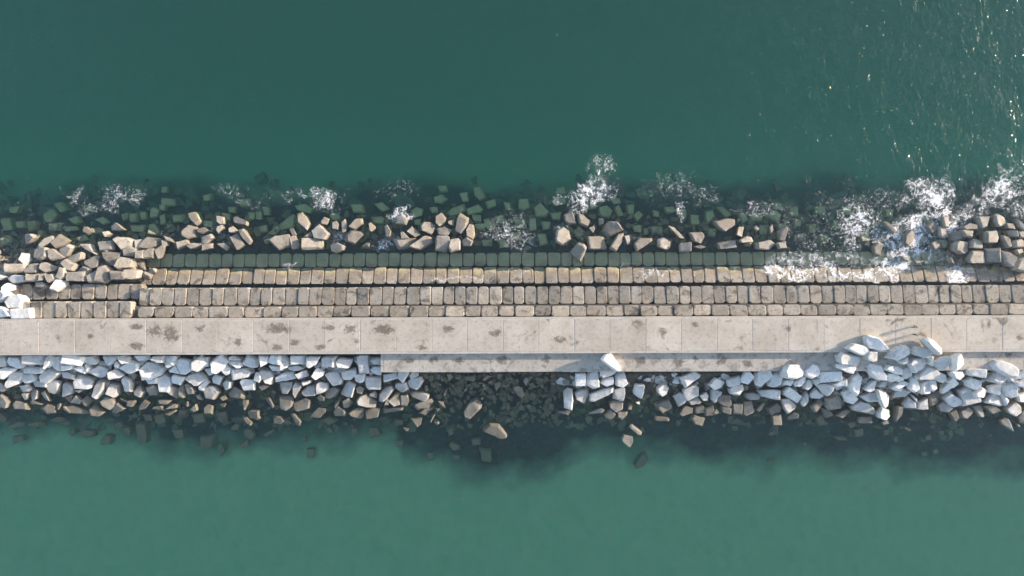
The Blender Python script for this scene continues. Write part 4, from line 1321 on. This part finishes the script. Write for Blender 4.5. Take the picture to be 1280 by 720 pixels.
def person(px, py, heading, top, trousers, label, stride, hgt, toprgb):
    x, y = at(px, py, ZP); root = empty('person', (x, y, ZP + 0.01)); root.rotation_euler = (0, 0, heading); root.scale = (hgt, hgt, hgt)
    tag(root, label, 'person', 'people walking on the concrete walkway')
    st = stride
    J = {'pel': (0, 0, .95), 'ab': (0, 0, 1.08), 'ch': (.01, 0, 1.28), 'nk': (.01, 0, 1.47), 'hd': (.03, 0, 1.60), 'cr': (.02, 0, 1.69)}
    V = [J[k] for k in ('pel', 'ab', 'ch', 'nk', 'hd', 'cr')]; E = [(0, 1), (1, 2), (2, 3), (3, 4), (4, 5)]
    Rr = [(.15, .11), (.135, .10), (.165, .11), .055, (.085, .095), .07]
    for s in (-1, 1):
        b0 = len(V)
        V += [(0, .10*s, .90), (st*s*.55, .10*s, .50), (st*s*.75 - .04, .10*s, .08), (st*s*.75 + .12, .11*s, .04)]
        E += [(0, b0), (b0, b0+1), (b0+1, b0+2), (b0+2, b0+3)]; Rr += [.088, .058, .042, .036]
        a0 = len(V)
        V += [(.01, .19*s, 1.42), (-st*s*.35, .23*s, 1.14), (-st*s*.55 + .08, .23*s, .90), (-st*s*.55 + .11, .225*s, .81)]
        E += [(2, a0), (a0, a0+1), (a0+1, a0+2), (a0+2, a0+3)]; Rr += [.055, .042, .030, .022]
        h0 = len(V)-1
        for q, (dx, dy, dz) in enumerate([(.05, .025, -.045), (.045, .008, -.085), (.03, -.006, -.09), (.012, -.016, -.085), (-.005, -.024, -.07)]):
            p = V[h0]; V.append((p[0]+dx, p[1]+dy*s, p[2]+dz)); E.append((h0, len(V)-1)); Rr.append(.009)
    skinned('body', V, E, Rr, SKIN, root)
    # clothes: a top with sleeves and trousers, slightly larger shells over the body; hair; shoes
    tv = [(0, 0, .93), (0, 0, 1.08), (.01, 0, 1.28), (.01, 0, 1.44)]; te = [(0, 1), (1, 2), (2, 3)]; tr = [(.175, .135), (.16, .125), (.185, .13), .085]
    pv = [(0, 0, .97), (0, 0, .90)]; pe = [(0, 1)]; pr = [(.16, .125), (.16, .125)]
    for s in (-1, 1):
        a0 = len(tv); tv += [(.01, .19*s, 1.42), (-st*s*.35, .23*s, 1.14), (-st*s*.55 + .07, .23*s, .92)]
        te += [(2, a0), (a0, a0+1), (a0+1, a0+2)]; tr += [.075, .058, .044]
        b0 = len(pv); pv += [(0, .10*s, .84), (st*s*.55, .10*s, .50), (st*s*.75 - .04, .10*s, .13)]
        pe += [(1, b0), (b0, b0+1), (b0+1, b0+2)]; pr += [.105, .075, .062]
        skinned('shoe', [(st*s*.75 - .09, .105*s, .05), (st*s*.75 + .16, .115*s, .04)], [(0, 1)], [.05, .042], SHOE, root, 2)
    skinned('top', tv, te, tr, simple_mat('cloth_' + top, toprgb), root); skinned('trousers', pv, pe, pr, trousers, root)
    skinned('hair', [(-.02, 0, 1.60), (.0, 0, 1.70), (.05, 0, 1.72)], [(0, 1), (1, 2)], [(.095, .085), .092, .06], HAIR, root)
DK = simple_mat('dark_trousers', (0.015, 0.017, 0.025))
person(1139.8, 408.2, math.radians(8), 'beige', DK, 'person in a beige top and dark trousers, farther from the pale boulders', .28, 1.0, (0.34, 0.28, 0.21))
person(1141.3, 418.0, math.radians(14), 'rose', DK, 'person in a light pinkish top and dark trousers, nearer the pale boulders', -.26, .96, (0.50, 0.40, 0.38))

# ------------------------------------------------------------------ thin sea haze between the drone and the water
HAZE = 0.00018
bm = bmesh.new()
bmesh.ops.create_cube(bm, size=1.0)
for v in bm.verts:
    v.co = (v.co.x*7600, v.co.y*7600, -41.5 if v.co.z < 0 else 121.5)
m, t, out = newmat('sea_haze')
pv = N(t, 'ShaderNodeVolumePrincipled', Density=HAZE, Anisotropy=0.2); pv.inputs['Color'].default_value = (0.66, 0.78, 1.0, 1)
t.links.new(pv.outputs[0], out.inputs['Volume'])
o = bm_obj(bm, 'haze', m); o['kind'] = 'stuff'

# ------------------------------------------------------------------ names for every boulder
ORD = ['first', 'second', 'third', 'fourth', 'fifth', 'sixth', 'seventh', 'eighth', 'ninth', 'tenth', 'eleventh', 'twelfth', 'thirteenth', 'fourteenth', 'fifteenth',
       'sixteenth', 'seventeenth', 'eighteenth', 'nineteenth', 'twentieth']
def describe(r):
    pts = r['poly']; best = None
    for k in range(36):
        a = math.pi*k/36; ca, sa = math.cos(a), math.sin(a)
        u = [p[0]*ca - p[1]*sa for p in pts]; v = [p[0]*sa + p[1]*ca for p in pts]
        wd, hg = max(u)-min(u), max(v)-min(v)
        if best is None or wd*hg < best[0]: best = (wd*hg, wd, hg, a)
    _, wd, hg, a = best
    if hg > wd: wd, hg, a = hg, wd, a + math.pi/2
    ratio = wd/max(hg, .1); deg = math.degrees(a) % 180          # direction of the long side, counter-clockwise from the walkway
    n = len(pts)
    shape = 'narrow' if ratio > 2.3 else 'oblong' if ratio > 1.45 else 'wedge-shaped' if n <= 3 else 'squarish' if n == 4 else 'chunky'
    ori = ''
    if ratio > 1.3:
        ori = ('lying lengthwise' if deg < 22 or deg > 158 else 'pointing at the walkway' if 68 < deg < 112 else 'slanting up rightward' if deg < 90 else 'slanting up leftward')
    A = r['A']; size = 'tiny' if A < 60 else 'small' if A < 150 else 'medium' if A < 300 else 'large' if A < 480 else 'huge'
    return size, shape, ori
def zone(r):
    x, y, c = r['x'], r['y'], r['c']
    if r['side'] == 'S':
        zs = [(136, 'far left pale pile'), (272, 'left pale pile'), (408, 'left-centre pale pile'), (545, 'left pile\'s right end'), (690, 'bare gap'), (820, 'middle pale pile'),
              (930, 'low right pile'), (1035, 'pile before the hump'), (1120, 'hump\'s left half'), (1200, 'hump\'s right half'), (9999, 'right edge pile')]
        rows = [(455, 'top row'), (472, 'second row'), (488, 'third row'), (505, 'fourth row'), (522, 'waterline'), (900, 'underwater row')]
        if x > 1035: rows = [(445, 'top row'), (460, 'second row'), (475, 'third row'), (490, 'fourth row'), (508, 'fifth row'), (525, 'waterline'), (900, 'underwater row')]
    else:
        zs = [(110, 'left tan heap'), (200, 'left heap\'s right half'), (325, 'group beside left heap'), (440, 'left-centre tan group'), (600, 'central tan group'), (688, 'gap right of centre'),
              (805, 'right-centre tan group'), (990, 'thin tan line'), (1185, 'surf beside right heap'), (9999, 'right tan heap')]
        rows = [(255, 'outermost row'), (275, 'seaward row'), (292, 'middle row'), (309, 'inner row'), (330, 'landward row'), (350, 'upper row'), (400, 'walkway row')]
    for lim, z in zs:
        if x < lim: break
    for lim, nm in rows:
        if y < lim: break
    return z, nm
groups = {}
for r in rocks:
    r['d'] = describe(r); r['z_'] = zone(r); groups.setdefault(r['z_'] + (r['c'] == 's',), []).append(r)
COL = {'W': 'white', 'w': 'pale grey', 'd': 'wet brown', 't': 'tan', 's': 'sunken green'}
seen = set()
for key, g in groups.items():
    g.sort(key=lambda q: q['x'])
    for k, r in enumerate(g):
        size, shape, ori = r['d']; c = COL[r['c']]
        if r['c'] == 's' and r['side'] == 'S': c = 'sunken brown'
        same = [q for q in g if q['d'] == r['d'] and COL[q['c']] == COL[r['c']]]
        zz, row = key[0], key[1]
        o_ = ORD[k] if k < len(ORD) else 'last'
        if len(same) == 1 and ori: lab = f"{size} {c} {shape} boulder {ori}, {row}, {zz}"
        else: lab = f"{size} {c} {shape} boulder, {o_} from left, {row}, {zz}"
        if lab in seen: lab = f"{size} {c} boulder, {o_} from left, {row}, {zz}"
        seen.add(lab)
        grp = {'W': 'pale boulders piled against the walkway', 'w': 'pale boulders piled against the walkway', 'd': 'wet brown boulders at the foot of the pale piles', 't': 'tan boulders on the seaward side', 's': 'sunken boulders under the water'}[r['c']]
        tag(r['o'], lab, 'boulder', grp)
